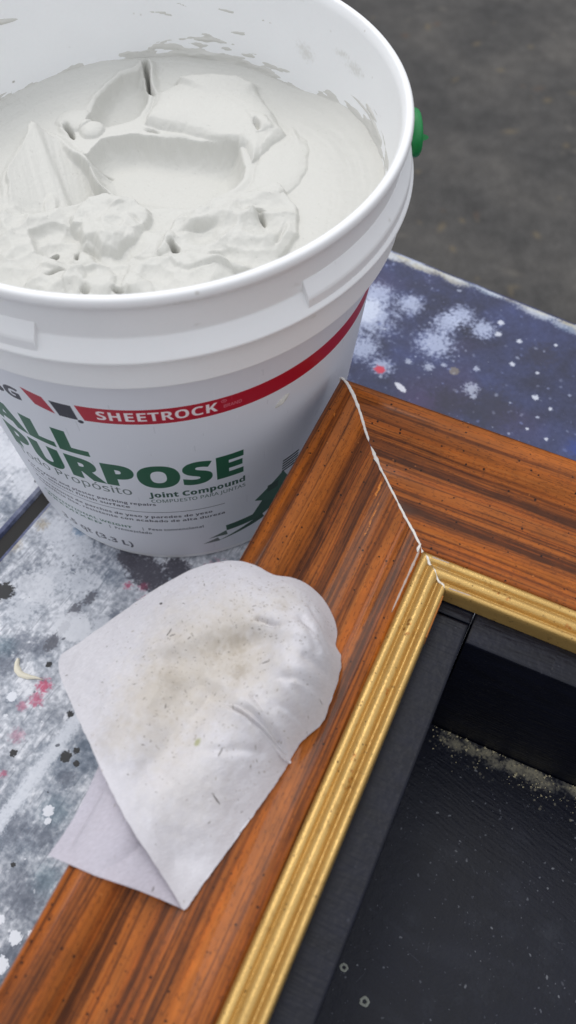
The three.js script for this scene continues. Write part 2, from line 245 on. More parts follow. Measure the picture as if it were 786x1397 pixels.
  // printed label: a thin sleeve on the wall, 210 degrees round
  const W = 2048, HH = 912, K = W / 210, c = document.createElement('canvas'); c.width = W; c.height = HH;
  const g = c.getContext('2d'), X = (deg) => (deg + 100) * K, Y = (mm) => HH - (mm - 3) * 7.3;
  g.fillStyle = '#e4e6ec'; g.fillRect(0, 0, W, HH);
  const text = (str, d0, d1, base, cap, font, col, spacing = 0) => {   // cap height in mm, stretched to lie between two angles
    g.save(); g.fillStyle = col; const px = cap * 7.3 / 0.715; g.font = font + ' ' + px + 'px sans-serif'; const w = g.measureText(str).width; g.translate(X(d0), Y(base)); g.scale((X(d1) - X(d0)) / w, 1); g.fillText(str, 0, 0); g.restore();
  };
  const heavy = (str, d0, d1, base, cap, font, col, wgt) => { g.save(); const px = cap * 7.3 / 0.715; g.font = font + ' ' + px + 'px sans-serif'; const w = g.measureText(str).width; g.translate(X(d0), Y(base)); g.scale((X(d1) - X(d0)) / w, 1); g.fillStyle = g.strokeStyle = col; g.lineWidth = wgt; g.lineJoin = 'miter'; g.fillText(str, 0, 0); g.strokeText(str, 0, 0); g.restore(); };
  const shape = (col, ...p) => { g.fillStyle = col; g.beginPath(); p.forEach(([a, y], i) => (i ? g.lineTo(X(a), Y(y)) : g.moveTo(X(a), Y(y)))); g.closePath(); g.fill(); };
  const GREEN = '#12593a', INK = '#2c2c38', RED = '#b3122b';
  shape(RED, [-12.2, 116], [110, 116], [110, 107.8], [-11.0, 107.8]);
  text('SHEETROCK', -7.9, 19.9, 109.6, 4.7, 'bold', '#f2e9ea');
  text('BRAND', 21.2, 25.8, 110.2, 1.7, '', '#d98a94'); g.strokeStyle = '#d98a94'; g.lineWidth = 1.5; g.beginPath(); g.arc(X(21.4), Y(114), 6, 0, 7); g.stroke(); text('R', 21.05, 21.75, 113.5, 1, '', '#d98a94');
  heavy('USG', -40.5, -26.4, 108.8, 6.2, 'bold', INK, 3);
  shape('#b01f35', [-25.2, 118.0], [-20.0, 116.2], [-18.2, 108.0], [-23.0, 110.2]);
  shape('#34343e', [-18.4, 115.4], [-13.2, 115.2], [-12.6, 107.4], [-17.2, 107.6]); g.fillStyle = INK; g.beginPath(); g.arc(X(-12.1), Y(106.6), 7, 0, 7); g.fill();
  heavy('ALL', -44, -13.6, 84.0, 12.6, 'bold', GREEN, 9);
  heavy('PURPOSE', -44, 26.6, 65.8, 14.2, 'bold', GREEN, 9);
  text('Todo Propósito', -43, -5.2, 58.8, 5.2, '', '#5d6a68');
  heavy('Joint Compound', -0.6, 26.9, 57.8, 3.6, 'bold', '#1d4a3a', 1);
  text('COMPUESTO PARA JUNTAS', -0.8, 26.9, 53.6, 2.4, '', '#3d5a50');
  text('For drywall and plaster patching repairs', -43, 0.4, 51.0, 2.0, 'bold', INK);
  text('Hard, smooth finish surface', -43, -7.5, 47.6, 2.0, 'bold', INK);
  g.strokeStyle = '#4a4a58'; g.lineWidth = 2.5; g.beginPath(); g.moveTo(X(-43), Y(45.4)); g.lineTo(X(20.3), Y(45.4)); g.stroke();
  text('Reparaciones de parches de yeso y paredes de yeso', -43, 16.4, 40.6, 2.0, 'bold', INK);
  text('Superficie lisa, resistente con acabado de alta dureza', -43, 20.3, 37.0, 2.0, 'bold', INK);
  text('CONVENTIONAL WEIGHT', -43, -9.5, 29.2, 2.0, 'bold', '#1d5a40'); text('|  Peso convencional', -6.5, 13.2, 29.2, 2.0, 'bold', '#3a3f4a');
  text('PREMIXED', -43, -20, 25.6, 2.0, 'bold', '#1d5a40'); text('|  Premezclado', -18, -3.5, 25.6, 2.0, 'bold', '#3a3f4a');
  heavy('3.5 qt (3.3 L)', -40, -11.4, 10.6, 4.6, 'bold', '#55565f', 1);
  shape('#6a7472', [12.2, 13.6], [17.2, 17.0], [18.0, 13.8]); shape('#56685f', [14.2, 17.5], [20.2, 21.6], [20.6, 17.6], [17.6, 18.0]);
  shape('#1f4f3a', [20.2, 26], [29.5, 27], [33.0, 36], [37.5, 36], [37.5, 26], [31, 22], [20.4, 21.4]); shape('#17442f', [17.5, 14.0], [33, 24], [34, 20]); shape('#2c5f48', [30, 38], [40, 50], [44, 38], [38, 30]);
  for (let i = 0; i < 5; i++) { g.fillStyle = '#20302c'; g.fillRect(X(39.5), Y(58 - i * 1.9), 60, 8); }
  shape('#17402c', [34.5, 45], [38.5, 45], [38.5, 40], [34.5, 40]);
  { const r = rng(3); for (let i = 0; i < 240; i++) { g.globalAlpha = 0.08 + 0.12 * r(); g.fillStyle = r() < 0.5 ? '#8d8f96' : '#ffffff'; g.fillRect(r() * W, r() * HH, 1 + r() * 2, 4 + r() * 40); } g.globalAlpha = 1; }
  const lm = new THREE.CanvasTexture(c); lm.colorSpace = THREE.SRGBColorSpace; lm.anisotropy = 4;
  const y0 = 0.003 + 0.0022, y1 = 0.003 + HH / 7300 - 0.0002;
  part('printed_label', grid(160, 1, (u, v) => { const a = (-100 + 210 * u) * DEG, y = mix(y0, y1, v), r = rOut(y) + 0.00025; return [r * Math.sin(a), y, r * Math.cos(a), u, (y - 0.003) * 7300 / HH]; }), phys({ map: lm, roughness: 0.4, ior: 1.49, specularIntensity: 0.7 }), bucket);
  // dab of compound on the label
  const dab = grid(20, 14, (u, v) => { const a = 36.9 * DEG + (u - 0.5) * 0.075, t = (v - 0.5) * 2, wd = 0.0019 * Math.pow(Math.sin(Math.PI * u), 0.6) * (1 + 0.5 * noise(u * 5, 1)), y = 0.1002 + 0.004 * (u - 0.5) + t * wd, r = rOut(y) + 0.0002 + 0.0009 * (1 - t * t) * Math.sin(Math.PI * u) * (1 + 0.6 * noise(u * 7, v * 5)); return [r * Math.sin(a), y, r * Math.cos(a)]; });
  part('compound_dab', dab, std({ color: 0xcfcdc6, roughness: 0.7 }), bucket);
  // green handle: pivot ear on the right, strap folded down round the far side
  const gm = phys({ color: new THREE.Color().setRGB(0.006, 0.23, 0.055), roughness: 0.38 });
  const strap = new THREE.Group(); 
  const ha = 97 * DEG, path = []; for (let i = 0; i <= 60; i++) { const t = i / 60, a = ha + (360 * DEG - 2 * 0 - 180 * DEG) * t; path.push(new THREE.Vector3(0.0925 * Math.sin(a), 0.148 - 0.07 * Math.sin(Math.PI * t), 0.0925 * Math.cos(a) - 0.012 * Math.sin(Math.PI * t))); }
  const hc = new THREE.CatmullRomCurve3(path), hs = new THREE.Shape(); hs.absellipse(0, 0, 0.0045, 0.0013, 0, Math.PI * 2);
  const hg = new THREE.ExtrudeGeometry(hs, { steps: 90, extrudePath: hc, curveSegments: 10 });
  const h = part('bail_handle', hg, gm, bucket);
  for (const s of [0, 1]) {
    const a = ha + s * Math.PI, ear = new THREE.Shape(); ear.absellipse(0, 0, 0.0066, 0.0058, 0, Math.PI * 2);
    const eg = new THREE.ExtrudeGeometry(ear, { depth: 0.0010, bevelEnabled: true, bevelSize: 0.0016, bevelThickness: 0.0016, bevelSegments: 4, curveSegments: 28 }); eg.translate(0, 0, 0.0902); eg.rotateY(a - 1.5 * DEG); eg.translate(0, 0.1515, 0); part('handle_ear', eg, gm, h);
  }
}

// ------------------------------------------------------------------ joint compound in the bucket (mm, local to the bucket axis)
{
  const comp = thing('joint_compound', 'grey-white joint compound, scooped and ridged, filling the bucket', 'compound', BX, T, BZ);
  const P = (...p) => polySDF(p);
  const scoop = P([-25, -23], [-20, -33], [-8, -37], [5, -34], [18, -32], [31, -30], [34, -18], [31, -7], [22, 1], [15, 4], [0, 4], [-14, -3]);
  const alcove = P([-27, -43], [-24, -58], [-16, -69], [-6, -74], [-4, -59], [-7, -47], [-18, -40]);
  const flap = P([-2, -57], [8, -66], [22, -67], [36, -63], [43, -50], [48, -36], [43, -26], [36, -20], [34, -28], [20, -33], [5, -38], [-5, -42]);
  const facetUp = P([7, -66], [36, -63], [30, -52], [18, -58]);
  const facet = P([-45, -38], [-50, -13], [-47, 4], [-39, 11], [-28, 5], [-13, -2], [-22, -18]);
  const plateau = P([-25, 10], [-20, 3], [-14, -1], [-2, 1], [4, 8], [1, 18], [-6, 28], [-12, 29], [-19, 21]);
  const hollow = P([-38, 17], [-28, 12], [-20, 13], [-17, 26], [-23, 32], [-34, 28]);
  const swirl = P([10, 12], [18, 6], [30, 0], [45, -8], [52, 4], [52, 18], [46, 30], [32, 37], [14, 36], [6, 28]);
  const lobe = P([-2, 34], [12, 29], [28, 33], [34, 42], [28, 56], [4, 58], [-4, 46]);
  const fold2 = P([44, -52], [56, -34], [55, -14], [46, 0], [34, -4], [38, -20], [42, -32]);
  const nub = P([33, -45], [41, -44], [44, -35], [38, -33]);
  const seeds = []; { const r = rng(123); for (let j = -15; j <= 15; j++) for (let i = -14; i <= 14; i++) { const q = 11; seeds.push([(i + 0.8 * (r() - 0.5) + (j & 1) * 0.5) * q, (j + 0.8 * (r() - 0.5)) * q, (r() - 0.5) * 2.6, (r() - 0.5) * 0.34, (r() - 0.5) * 0.34, 0.012 + 0.03 * r(), r() * 3.14]); } }
  const scoops = (x, z) => { let m = 1e9, m2 = 1e9, k = null; for (const q of seeds) { const dx = x - q[0], dz = z - q[1]; if (dx > 26 || dx < -26 || dz > 26 || dz < -26) continue; const v = q[2] + q[3] * dx + q[4] * dz + q[5] * (dx * dx + dz * dz); if (v < m) { m2 = m; m = v; k = q; } else if (v < m2) m2 = v; } return Math.min(m, 5) + (k ? 0.10 * noise((x * Math.cos(k[6]) + z * Math.sin(k[6])) * 1.6, (z * Math.cos(k[6]) - x * Math.sin(k[6])) * 0.12 + k[6] * 9) : 0) - 0.25 * Math.exp(-(m2 - m) / 0.25); };
  const bowl = (d, w) => { const t = clamp(d / w); return 1 - Math.pow(1 - t, 2.6); };
  const bulge = (d, w) => { const t = clamp(d / w); return Math.sqrt(t * (2 - t)); };
  const height = (x0, z0) => {
    const wx = 2.4 * fbm(x0 * 0.05, z0 * 0.05, 2) + 0.65 * fbm(x0 * 0.2, z0 * 0.2, 3), wz = 2.4 * fbm(x0 * 0.05 + 31, z0 * 0.05, 2) + 0.65 * fbm(x0 * 0.2 + 9, z0 * 0.2, 3);
    const x = x0 + wx, z = z0 + wz, r = Math.hypot(x0, z0);
    let h = 128.5 + 0.8 * fbm(x0 * 0.03, z0 * 0.03, 2) + 9 * sm(46, 84, x0) + 3.5 * sm(62, 84, r) - 2 * sm(10, 70, z0) + 2 * sm(-50, -84, z0);
    const rough = sm(60, 44, Math.hypot(x0 + 2, z0 - 10) * (z0 < 0 ? 1.5 : 1));
    h += 2.0 * sm(68, 46, Math.hypot(x0, (z0 + 8) * 0.92));
    const seg = (ax, az, bx, bz, w, a, taper = 0) => { const q = segDist(x, z, ax, az, bx, bz); return q[0] < w * 3 ? a * Math.exp(-(q[0] ** 2) / (w * w)) * (taper ? Math.sin(Math.PI * clamp(q[1] * 0.94 + 0.03)) : 1) : 0; };
    // flap pushed over behind the scoop, its torn back edge standing up as a dull facet
    let d = flap(x, z); h += 4.2 * (0.3 * sm(-0.6, 2.4, d) + 0.7 * bulge(d, 11));
    d = facetUp(x, z); h += 3.2 * sm(-2.5, 0.3, d) * (1 - sm(-66, -51, z0 + 0.12 * x0)) * sm(-74, -66, z0) + 0.10 * noise(x0 * 1.6 + z0 * 0.2, 3) * sm(0, 1, d);
    // upper-left alcove
    d = alcove(x, z); h = mix(h, 123.4 + 3.0 * sm(-48, -74, z0), bowl(d, 7) * sm(-0.1, 0.4, d)); h += 1.8 * Math.exp(-((d + 1.2) ** 2) / 3) * sm(-44, -58, z0);
    // main scoop: steep under the flap on the right, running out flat in front
    d = scoop(x, z); { const w = mix(9, 26, sm(-12, 4, z0 - 0.1 * x0)), k = bowl(d, w) * sm(-0.1, 0.35, d); h = mix(h, 121.6 + 0.045 * (z0 + 20) - 0.02 * x0 + 0.3 * fbm(x0 * 0.05, z0 * 0.05, 2), k); h += (0.9 + 1.4 * noise(x0 * 0.09, z0 * 0.09 + 5)) * Math.exp(-((d + 1.2) ** 2) / 2.4) * sm(2, -16, z0) * sm(-6, 4, x0); }
    // knife-cut facet on the left with a crest running down it
    d = facet(x, z); { const k = sm(-0.4, 1.3, d), t = clamp((x0 + 47 + 0.3 * (z0 + 20)) / 32); h = mix(h, 135 - 13 * t + 0.22 * fbm((x0 - z0 * 0.3) * 0.6, z0 * 0.03, 2), k); h += 1.3 * Math.exp(-((d + 1.0) ** 2) / 2.2) * sm(8, -4, z0); const q = segDist(x0, z0, -43, -34, -25, 6); h += (q[2] > 0 ? 1.5 * Math.exp(-(q[0] ** 2) / 2) : 1.5 * Math.exp(-(q[0] ** 2) / 20)) * k; h += 1.2 * sm(-0.2, 0.4, 1 - Math.hypot((x - (-33)) / 3, (z - 2) / 7)) * k; }
    // broken plateau, hollow with its air hole, folds and lobes in front
    d = plateau(x0 + wx * 1.4, z0 + wz * 1.4); h += 4.0 * (0.5 * sm(-0.3, 1.4, d) + 0.5 * bulge(d, 6)) + 0.6 * fbm(x0 * 0.2, z0 * 0.2, 2) * sm(0, 3, d);
    d = hollow(x, z); h -= 2.6 * bowl(d, 4); h -= 6 * sm(1.5, 0.9, Math.hypot(x0 + 28.7, (z0 - 25.3) * 0.8));
    d = swirl(x, z); { const k = bulge(d, 7); h += 2.6 * (0.6 * k + 0.4 * sm(-0.2, 0.9, d)) + 1.1 * k * scoops(x * 1.15 + 40, z * 1.6 - 12); }
    d = lobe(x, z); h += 3.6 * bulge(d, 9);
    d = nub(x, z); h += 0.9 * bulge(d, 2.5); d = fold2(x, z); h += 1.7 * bulge(d, 7) * sm(-48, -30, z0);
    const blob = (cx, cz, rr, a) => { const q = Math.hypot(x - cx, z - cz) / rr; return q < 1 ? a * Math.sqrt(1 - q * q) : 0; };
    h += blob(-25, 41, 10, 2.4) + blob(-14, 41, 9, 2.6) + blob(-31, -44, 7, 2) + blob(-24, -38, 5, 2.4) + blob(4, 22, 8, 1.4) + blob(-5, 50, 12, 1.6);
    // torn ridges and cracks
    h += seg(-9.5, -78, -5, -64, 1.3, 1.8, 1) - seg(-8, -79, -2.4, -58, 0.75, 11, 1) + seg(-5.6, -77, 0, -57, 1.6, 2.6, 1);
    h += -seg(-34.5, -41, -31, -33, 0.7, 7, 1) + seg(-36.5, -41, -33, -33, 1.2, 1.2, 1);
    h += -seg(9.5, 23.5, 13.4, 28, 0.8, 12, 1) - seg(39.3, 9, 41.6, 14.6, 0.6, 5, 1) + seg(36.6, 8, 38.5, 16, 1.3, 2.2, 1) - seg(36, -41, 39.5, -34, 0.9, 3.2, 1) + seg(41, -42, 43, -33, 1.6, 1.4, 1);
    h += -seg(-19, 24, -12, 31, 0.9, 3, 1) - seg(-16, 44, -13, 47, 0.8, 4, 1) - seg(18, 5, 33, -1, 0.9, 2.4, 1) + seg(15, 7, 36, -3, 1.5, 1.7, 1) + seg(12, 16, 26, 11, 1.3, 1.8, 1) - seg(11, 18.4, 25, 13.6, 0.8, 1.4, 1) - seg(-3, 44, -1, 50, 0.8, 3.4, 1) - seg(-30, 38, -22, 35.5, 0.7, 2.6, 1) - seg(44, 26, 48, 14, 0.8, 1.6, 1) + seg(22, 33, 30, 26, 1.0, 1.4, 1) + seg(-24, -21, -15, -20, 1.2, 1.8, 1) - seg(-24, -23, -14, -22.4, 0.7, 2.2, 1);
    h += -seg(-21, 24, -20, 30, 0.6, 6, 1) - seg(-29.5, 39, -26, 37, 0.55, 6, 1) - seg(-6, 44, -3, 46, 0.6, 6, 1) - seg(22, 3, 26, 1.5, 0.55, 5, 1) - seg(38, 8, 42, 10, 0.4, 3, 1) - seg(-5, -40, 2, -37, 0.6, 3, 1)  + seg(-20, 38, -8, 33, 1, 1.6, 1) + seg(-32, 33, -22, 36, 0.9, 1.5, 1);
    h += seg(50, -44, 53, -30, 1.1, 0.9, 1) + seg(-12, 8, -6, 4, 0.8, 1, 1) - seg(-3, 10, 0, 15, 0.8, 1.2, 1);
    h += rough * sm(-4, 12, z0) * (0.45 * scoops(x * 2.1 + 13, z * 2.4 - 5) + 1.0 * scoops(x + 3 * fbm(x * 0.08, z * 0.08, 2), z * 1.2) + 0.12 * fbm(x0 * 0.35, z0 * 0.35, 2)) + 0.35 * rough * sm(4, -20, z0) * scoops(x * 0.6 + 9, z * 0.6) * sm(1, -1, scoop(x, z));
    h += 0.07 * fbm(x0 * 0.5, z0 * 0.5, 2) + 0.16 * fbm((x0 + z0) * 0.03, (x0 - z0) * 0.2, 2) * sm(40, 60, r);
    const a = Math.atan2(x0, z0); h += 0.35 * fbm(a * 3, r * 0.35, 2) * sm(56, 72, r);      // trowel sweep round the wall
    return h;
  };
  const N = 500, S = 172, pos = new Float32Array((N + 1) * (N + 1) * 3), uv = new Float32Array((N + 1) * (N + 1) * 2), idx = [], ok = new Uint8Array((N + 1) * (N + 1));
  for (let j = 0; j <= N; j++) for (let i = 0; i <= N; i++) {
    const k = j * (N + 1) + i, x = (i / N - 0.5) * S, z = (j / N - 0.5) * S, r = Math.hypot(x, z);
    if (r < 84) { const h = height(x, z); pos[k * 3 + 1] = h / 1000; ok[k] = r < rIn(h / 1000) * 1000 + 0.9 ? 1 : 0; }
    pos[k * 3] = x / 1000; pos[k * 3 + 2] = z / 1000; uv[k * 2] = x / 40; uv[k * 2 + 1] = z / 40;
  }
  for (let j = 0; j < N; j++) for (let i = 0; i < N; i++) { const a = j * (N + 1) + i, b = a + 1, c = a + N + 1, d = c + 1; if (ok[a] && ok[b] && ok[c] && ok[d]) idx.push(a, c, b, b, c, d); }
  const g = new THREE.BufferGeometry(); g.setAttribute('position', new THREE.BufferAttribute(pos, 3)); g.setAttribute('uv', new THREE.BufferAttribute(uv, 2)); g.setIndex(idx); g.computeVertexNormals();
  const bs = 512, B = new Float32Array(bs * bs); for (let j = 0; j < bs; j++) for (let i = 0; i < bs; i++) B[j * bs + i] = 0.5 + 0.3 * fbm(i * 0.06, j * 0.06, 4);
  { const r = rng(9); for (let q = 0; q < 60; q++) { const cx = r() * bs, cy = r() * bs, rr = 1 + r() * 2.4; for (let j = -5; j <= 5; j++) for (let i = -5; i <= 5; i++) if (i * i + j * j < rr * rr) B[((Math.floor(cy) + j + bs) % bs) * bs + ((Math.floor(cx) + i + bs) % bs)] -= 0.4; } }
  const bump = grey(B, bs, bs);
  const mat = phys({ color: new THREE.Color().setRGB(0.60, 0.597, 0.56), roughness: 0.58, bumpMap: bump, bumpScale: 0.00022, specularIntensity: 0.6 });
  part('compound_surface', g, mat, comp);
  // residue smeared up the inside of the wall: thick where it clings, ragged where it runs out
  const res = grid(520, 110, (u, v) => {
    const a = u * Math.PI * 2, y = mix(0.122, 0.164, v), r = rIn(y), deg = u * 360, mm = y * 1000;
    const side = Math.exp(-(((deg - 102) / 30) ** 2)), back = Math.exp(-(((deg - 168) / 24) ** 2)), left = Math.exp(-(((deg - 228) / 40) ** 2));
    const top = 127 + 18 * side + 11 * back + 4 * left + 3 * fbm(deg * 0.05, 4, 3) + 2.0 * fbm(deg * 0.16, mm * 0.15, 3);
    let t = 0.42 * sm(top + 9, top - 9, mm) - 0.20 + 0.46 * fbm(deg * 0.10, mm * 0.30, 4) * sm(top + 9, top, mm);
    t += 0.8 * side * Math.max(0, fbm((deg + mm * 1.5) * 0.05 + 3, mm * 0.5, 3) - 0.08) * sm(159, 150, mm) + 0.9 * back * Math.max(0, fbm(deg * 0.11 + 8, mm * 0.35, 4) - 0.10) * sm(161, 152, mm);
    t += 0.8 * Math.exp(-(((deg - 226 - (mm - 158) * 3.2) / 3.4) ** 2)) * sm(154, 158, mm) * sm(163.5, 161, mm);
    const th = clamp(t, -0.3, 0.8) * 0.0013;
    return [(r - th) * Math.sin(a), y, (r - th) * Math.cos(a), u * 13, v];
  }, { closeU: true, flip: true });
  part('wall_residue', res, phys({ color: new THREE.Color().setRGB(0.64, 0.635, 0.60), roughness: 0.66, bumpMap: bump, bumpScale: 0.0002 }), comp);
}

// ------------------------------------------------------------------ picture-frame box (local x along the top rail, z down the left rail; mm)
const FY = -0.42425, FX = 0.0182778, FZ = -0.2069269, FT = 92;     // outer corner, top-edge height
const FW = 300, FL = 400;
const woodP = catmull([[2.2, -11.5], [0.5, -9], [0, -5], [0.05, -1.5], [0.7, 0.6], [2.2, 2.0], [5.2, 3.1], [8.4, 2.9], [10.8, 1.9], [13, 0.3], [15.4, -1.9], [18, -4.0], [21, -5.4], [24.4, -6.3], [28, -6.7], [33, -6.5], [37, -6.6], [41, -6.9], [44, -6.3], [47, -6.0], [49.3, -6.5], [50.6, -7.5]], 90);
const goldP = catmull([[50.3, -7.6], [50.6, -6.6], [51.2, -5.8], [52.1, -5.5], [53.0, -5.8], [53.5, -6.5], [53.9, -6.9], [54.3, -6.3], [54.9, -5.5], [56.0, -4.9], [57.1, -5.2], [57.8, -6.0], [58.3, -6.9], [58.7, -6.8], [59.1, -5.9], [59.7, -4.9], [60.6, -4.3], [61.4, -4.7], [61.75, -5.6], [61.8, -8], [61.8, -11.5]], 70);
const woodTop = (x) => { if (x <= 0) return -50; for (let i = 1; i < woodP.length; i++) { const a = woodP[i - 1], b = woodP[i]; if (b[0] >= x && a[0] < x && b[1] > -8) return FT + mix(a[1], b[1], (x - a[0]) / (b[0] - a[0])); } for (let i = 1; i < goldP.length; i++) { const a = goldP[i - 1], b = goldP[i]; if (b[0] >= x && a[0] < x) return FT + mix(a[1], b[1], (x - a[0]) / (b[0] - a[0])); } return FT - 11.5; };
const frame = thing('shadow_box_frame', 'varnished brown wood picture frame with gold inner beading round a black box', 'picture frame', FX, T, FZ, FY);
{
  // stained wood: long streaks of dark and orange grain, fly specks, lighter chips
  const wood = (seed, chips, bands) => {
    const s = new Sheet(2048, 512, 0, 0, 2048 / 400); s.S = 2048 / 400;
    const vs = 85 / 512;
    for (let j = 0, i = 0; j < 512; j++) for (let k = 0; k < 2048; k++, i++) {
      const L = k * 400 / 2048, w = j * vs, ww = w + 2.2 * fbm(L * 0.006 + seed, w * 0.05, 3) + 0.5 * fbm(L * 0.025, w * 0.2 + seed, 2);
      const b1 = fbm(ww * 0.13 + seed * 3.1, L * 0.0022, 2), b2 = fbm(ww * 0.55 + seed, L * 0.0045 + ww * 0.02, 3), b3 = fbm(ww * 1.35 + seed, L * 0.009 + 0.6 * noise(ww * 0.2, L * 0.02), 4), b4 = noise(ww * 5.5, L * 0.05 + seed), pore = noise(w * 9 + seed, L * 0.45), mottle = fbm(L * 0.16, w * 0.3 + seed, 4), fig = fbm(L * 0.03 + seed, w * 0.06, 3);
      let tone = 0.75 * b1 + 0.65 * b2 + 0.5 * b3; for (const [c0, wd, am] of bands) tone += am * 1.0 * Math.exp(-(((ww - c0) / wd) ** 2));
      let c = mix3([110, 57, 18], [164, 92, 33], sm(-0.22, 0.24, tone + 0.25 * b3));
      c = mix3(c, [74, 36, 11], 0.85 * sm(-0.14, -0.40, tone + 0.25 * b3 + 0.12 * mottle));
      c = mix3(c, [188, 110, 46], 0.6 * sm(0.30, 0.62, tone + 0.3 * b3));
      c = mix3(c, [70, 32, 9], 0.7 * sm(0.14, 0.40, b2 * 0.6 + b3 * 0.6 - 0.25 * tone + 0.1 * mottle));
      c = mix3(c, [182, 98, 32], 0.6 * sm(0.22, 0.42, -b3 * 0.9 + b2 * 0.4));
      const warm = sm(0.05, 0.4, fbm(ww * 0.3 + 40 + seed, L * 0.006, 3)); c = mix3(c, [c[0] * 1.0, c[1] * 0.95, c[2] * 0.8], warm);
      const ash = sm(0.22, 0.55, fbm(ww * 0.4 - 20 + seed, L * 0.012, 3)); c = mix3(c, [c[0] * 0.82 + 20, c[1] * 0.84 + 22, c[2] * 0.9 + 26], 0.22 * ash);
      const lm2 = 1 + 0.13 * mottle + 0.12 * fig + 0.05 * b4; { const q = 0.94 * lm2; c = [c[0] * q, c[1] * q * 0.985, c[2] * q * 0.95]; }
      if (pore > 0.34) c = mix3(c, [48, 22, 10], 0.4);
      const edge = Math.min(sm(0, 9, w), 1); c = mix3([84, 38, 14], c, 0.4 + 0.6 * edge);
      s.c[i * 3] = c[0]; s.c[i * 3 + 1] = c[1]; s.c[i * 3 + 2] = c[2]; s.b[i] = 0.5 + 0.10 * b3 + 0.06 * b4 + 0.05 * pore + 0.05 * mottle;
    }
    const r = rng(seed * 13 + 1), S = 2048 / 400, dot = (L, w, q, col, op, lift) => { const rx = q * S, ry = q / vs; for (let j = -Math.ceil(ry); j <= ry; j++) for (let k = -Math.ceil(rx); k <= rx; k++) { const e = (k / rx) ** 2 + (j / ry) ** 2; if (e > 1) continue; const K = (Math.round(L * S) + k + 2048) % 2048, J = Math.round(w / vs) + j; if (J < 0 || J > 511) continue; const i = J * 2048 + K, a = op * sm(1, 0.4, e); for (let c = 0; c < 3; c++) s.c[i * 3 + c] = mix(s.c[i * 3 + c], col[c], a); s.b[i] += lift * a; } };
    for (let i = 0; i < 1500; i++) dot(r() * 400, r() * 85, 0.10 + Math.pow(r(), 3) * 0.36, [26, 11, 6], 0.9, -0.25);
    for (let i = 0; i < 60; i++) dot(r() * 400, r() * 85, 0.15 + r() * 0.25, [196, 126, 66], 0.6, -0.1);
    for (const [L, w, len, wd] of chips) for (let q = 0; q < 26; q++) { const t = q / 25; dot(L + t * len, w + 0.5 * fbm(t * 3 + L, 2, 2) + 0.5 * t, wd * (0.35 + 0.8 * Math.abs(noise(t * 6 + L, 7)) + 0.3 * r()), [214, 132, 52], 0.85, -0.08); }
    return { map: s.color(), bump: s.bump() };
  };
  const arc = (P) => { const a = [0]; for (let i = 1; i < P.length; i++) a.push(a[i - 1] + Math.hypot(P[i][0] - P[i - 1][0], P[i][1] - P[i - 1][1])); return a; };
  const rail = (P, side, gap, vScale) => {
    const A = arc(P), horizontal = side === 1 || side === 3, Lr = horizontal ? FW : FL, N = 80;
    const g = grid(P.length - 1, N, (u, v, i, j) => {
      const [s, y] = P[i], a = s + gap, b = Lr - s - gap, t = mix(a, b, v), wob = 0.07 * noise(t * 0.08 + side * 9, s * 0.3), Yh = (FT + y + (y > -11 ? wob : 0)) / 1000;
      const p = side === 0 ? [s, t] : side === 1 ? [t, s] : side === 2 ? [FW - s, t] : [t, FL - s];
      return [p[0] / 1000, Yh, p[1] / 1000, t / 400, A[i] / vScale];
    }, { flip: side === 0 || side === 3 });
    return g;
  };
  const W0 = wood(2, [[31, 44, 6, 0.55], [39, 46.5, 14, 0.45], [60, 49, 9, 0.2], [64, 53, 12, 0.2], [18, 18, 1.2, 0.2], [96, 12, 2, 0.16]], [[20, 4, 0.14], [29, 2.2, 0.2], [35, 1.2, -0.2], [45, 5, -0.10], [58, 1.2, -0.16], [63, 4, 0.06]]);
  const W1 = wood(7, [[120, 30, 6, 0.15]], [[17, 4, 0.24], [26, 1.4, -0.2], [31, 1.6, 0.12], [37, 1.4, -0.24], [44, 4, 0.1], [54, 5, -0.12]]);
  const varnish = (w) => phys({ map: w.map, bumpMap: w.bump, bumpScale: 0.0004, roughness: 0.5, specularIntensity: 0.25, clearcoat: 0.22, clearcoatRoughness: 0.12 });
  const wm = [varnish(W0), varnish(W1)];
  // gold paint
  const gs = new Sheet(2048, 128, 0, 0, 2048 / 400), gv = 18 / 128; gs.S = 2048 / 400;
  for (let j = 0, i = 0; j < 128; j++) for (let k = 0; k < 2048; k++, i++) { const L = k * 400 / 2048, w = j * gv, n = fbm(L * 0.05, w * 0.3, 4), f = noise(L * 2.6, w * 2.6), f2 = noise(L * 5.1, w * 4.7); const t = clamp(0.6 + 0.25 * n + 0.22 * f + 0.16 * f2); const c = mix3([156, 122, 66], [218, 182, 112], t); gs.c.set(c, i * 3); gs.b[i] = 0.5 + 0.16 * f + 0.14 * f2; }
  { const r = rng(21), vv = (x) => x / gv; const dot = (L, w, q, col, op) => { const rx = q * gs.S, ry = q / gv; for (let j = -Math.ceil(ry); j <= ry; j++) for (let k = -Math.ceil(rx); k <= rx; k++) { const e = (k / rx) ** 2 + (j / ry) ** 2, K = Math.round(L * gs.S) + k, J = Math.round(vv(w)) + j; if (e > 1 || K < 0 || K > 2047 || J < 0 || J > 127) continue; const i = J * 2048 + K; for (let c = 0; c < 3; c++) gs.c[i * 3 + c] = mix(gs.c[i * 3 + c], col[c], op * sm(1, 0.3, e)); gs.b[i] -= 0.15 * op; } };
    for (let i = 0; i < 150; i++) dot(r() * 400, r() * 18, 0.3 + r() * 0.9, [122, 84, 38], 0.16); for (let i = 0; i < 420; i++) dot(r() * 400, r() * 18, 0.1 + Math.pow(r(), 2) * 0.2, [40, 24, 10], 0.85);
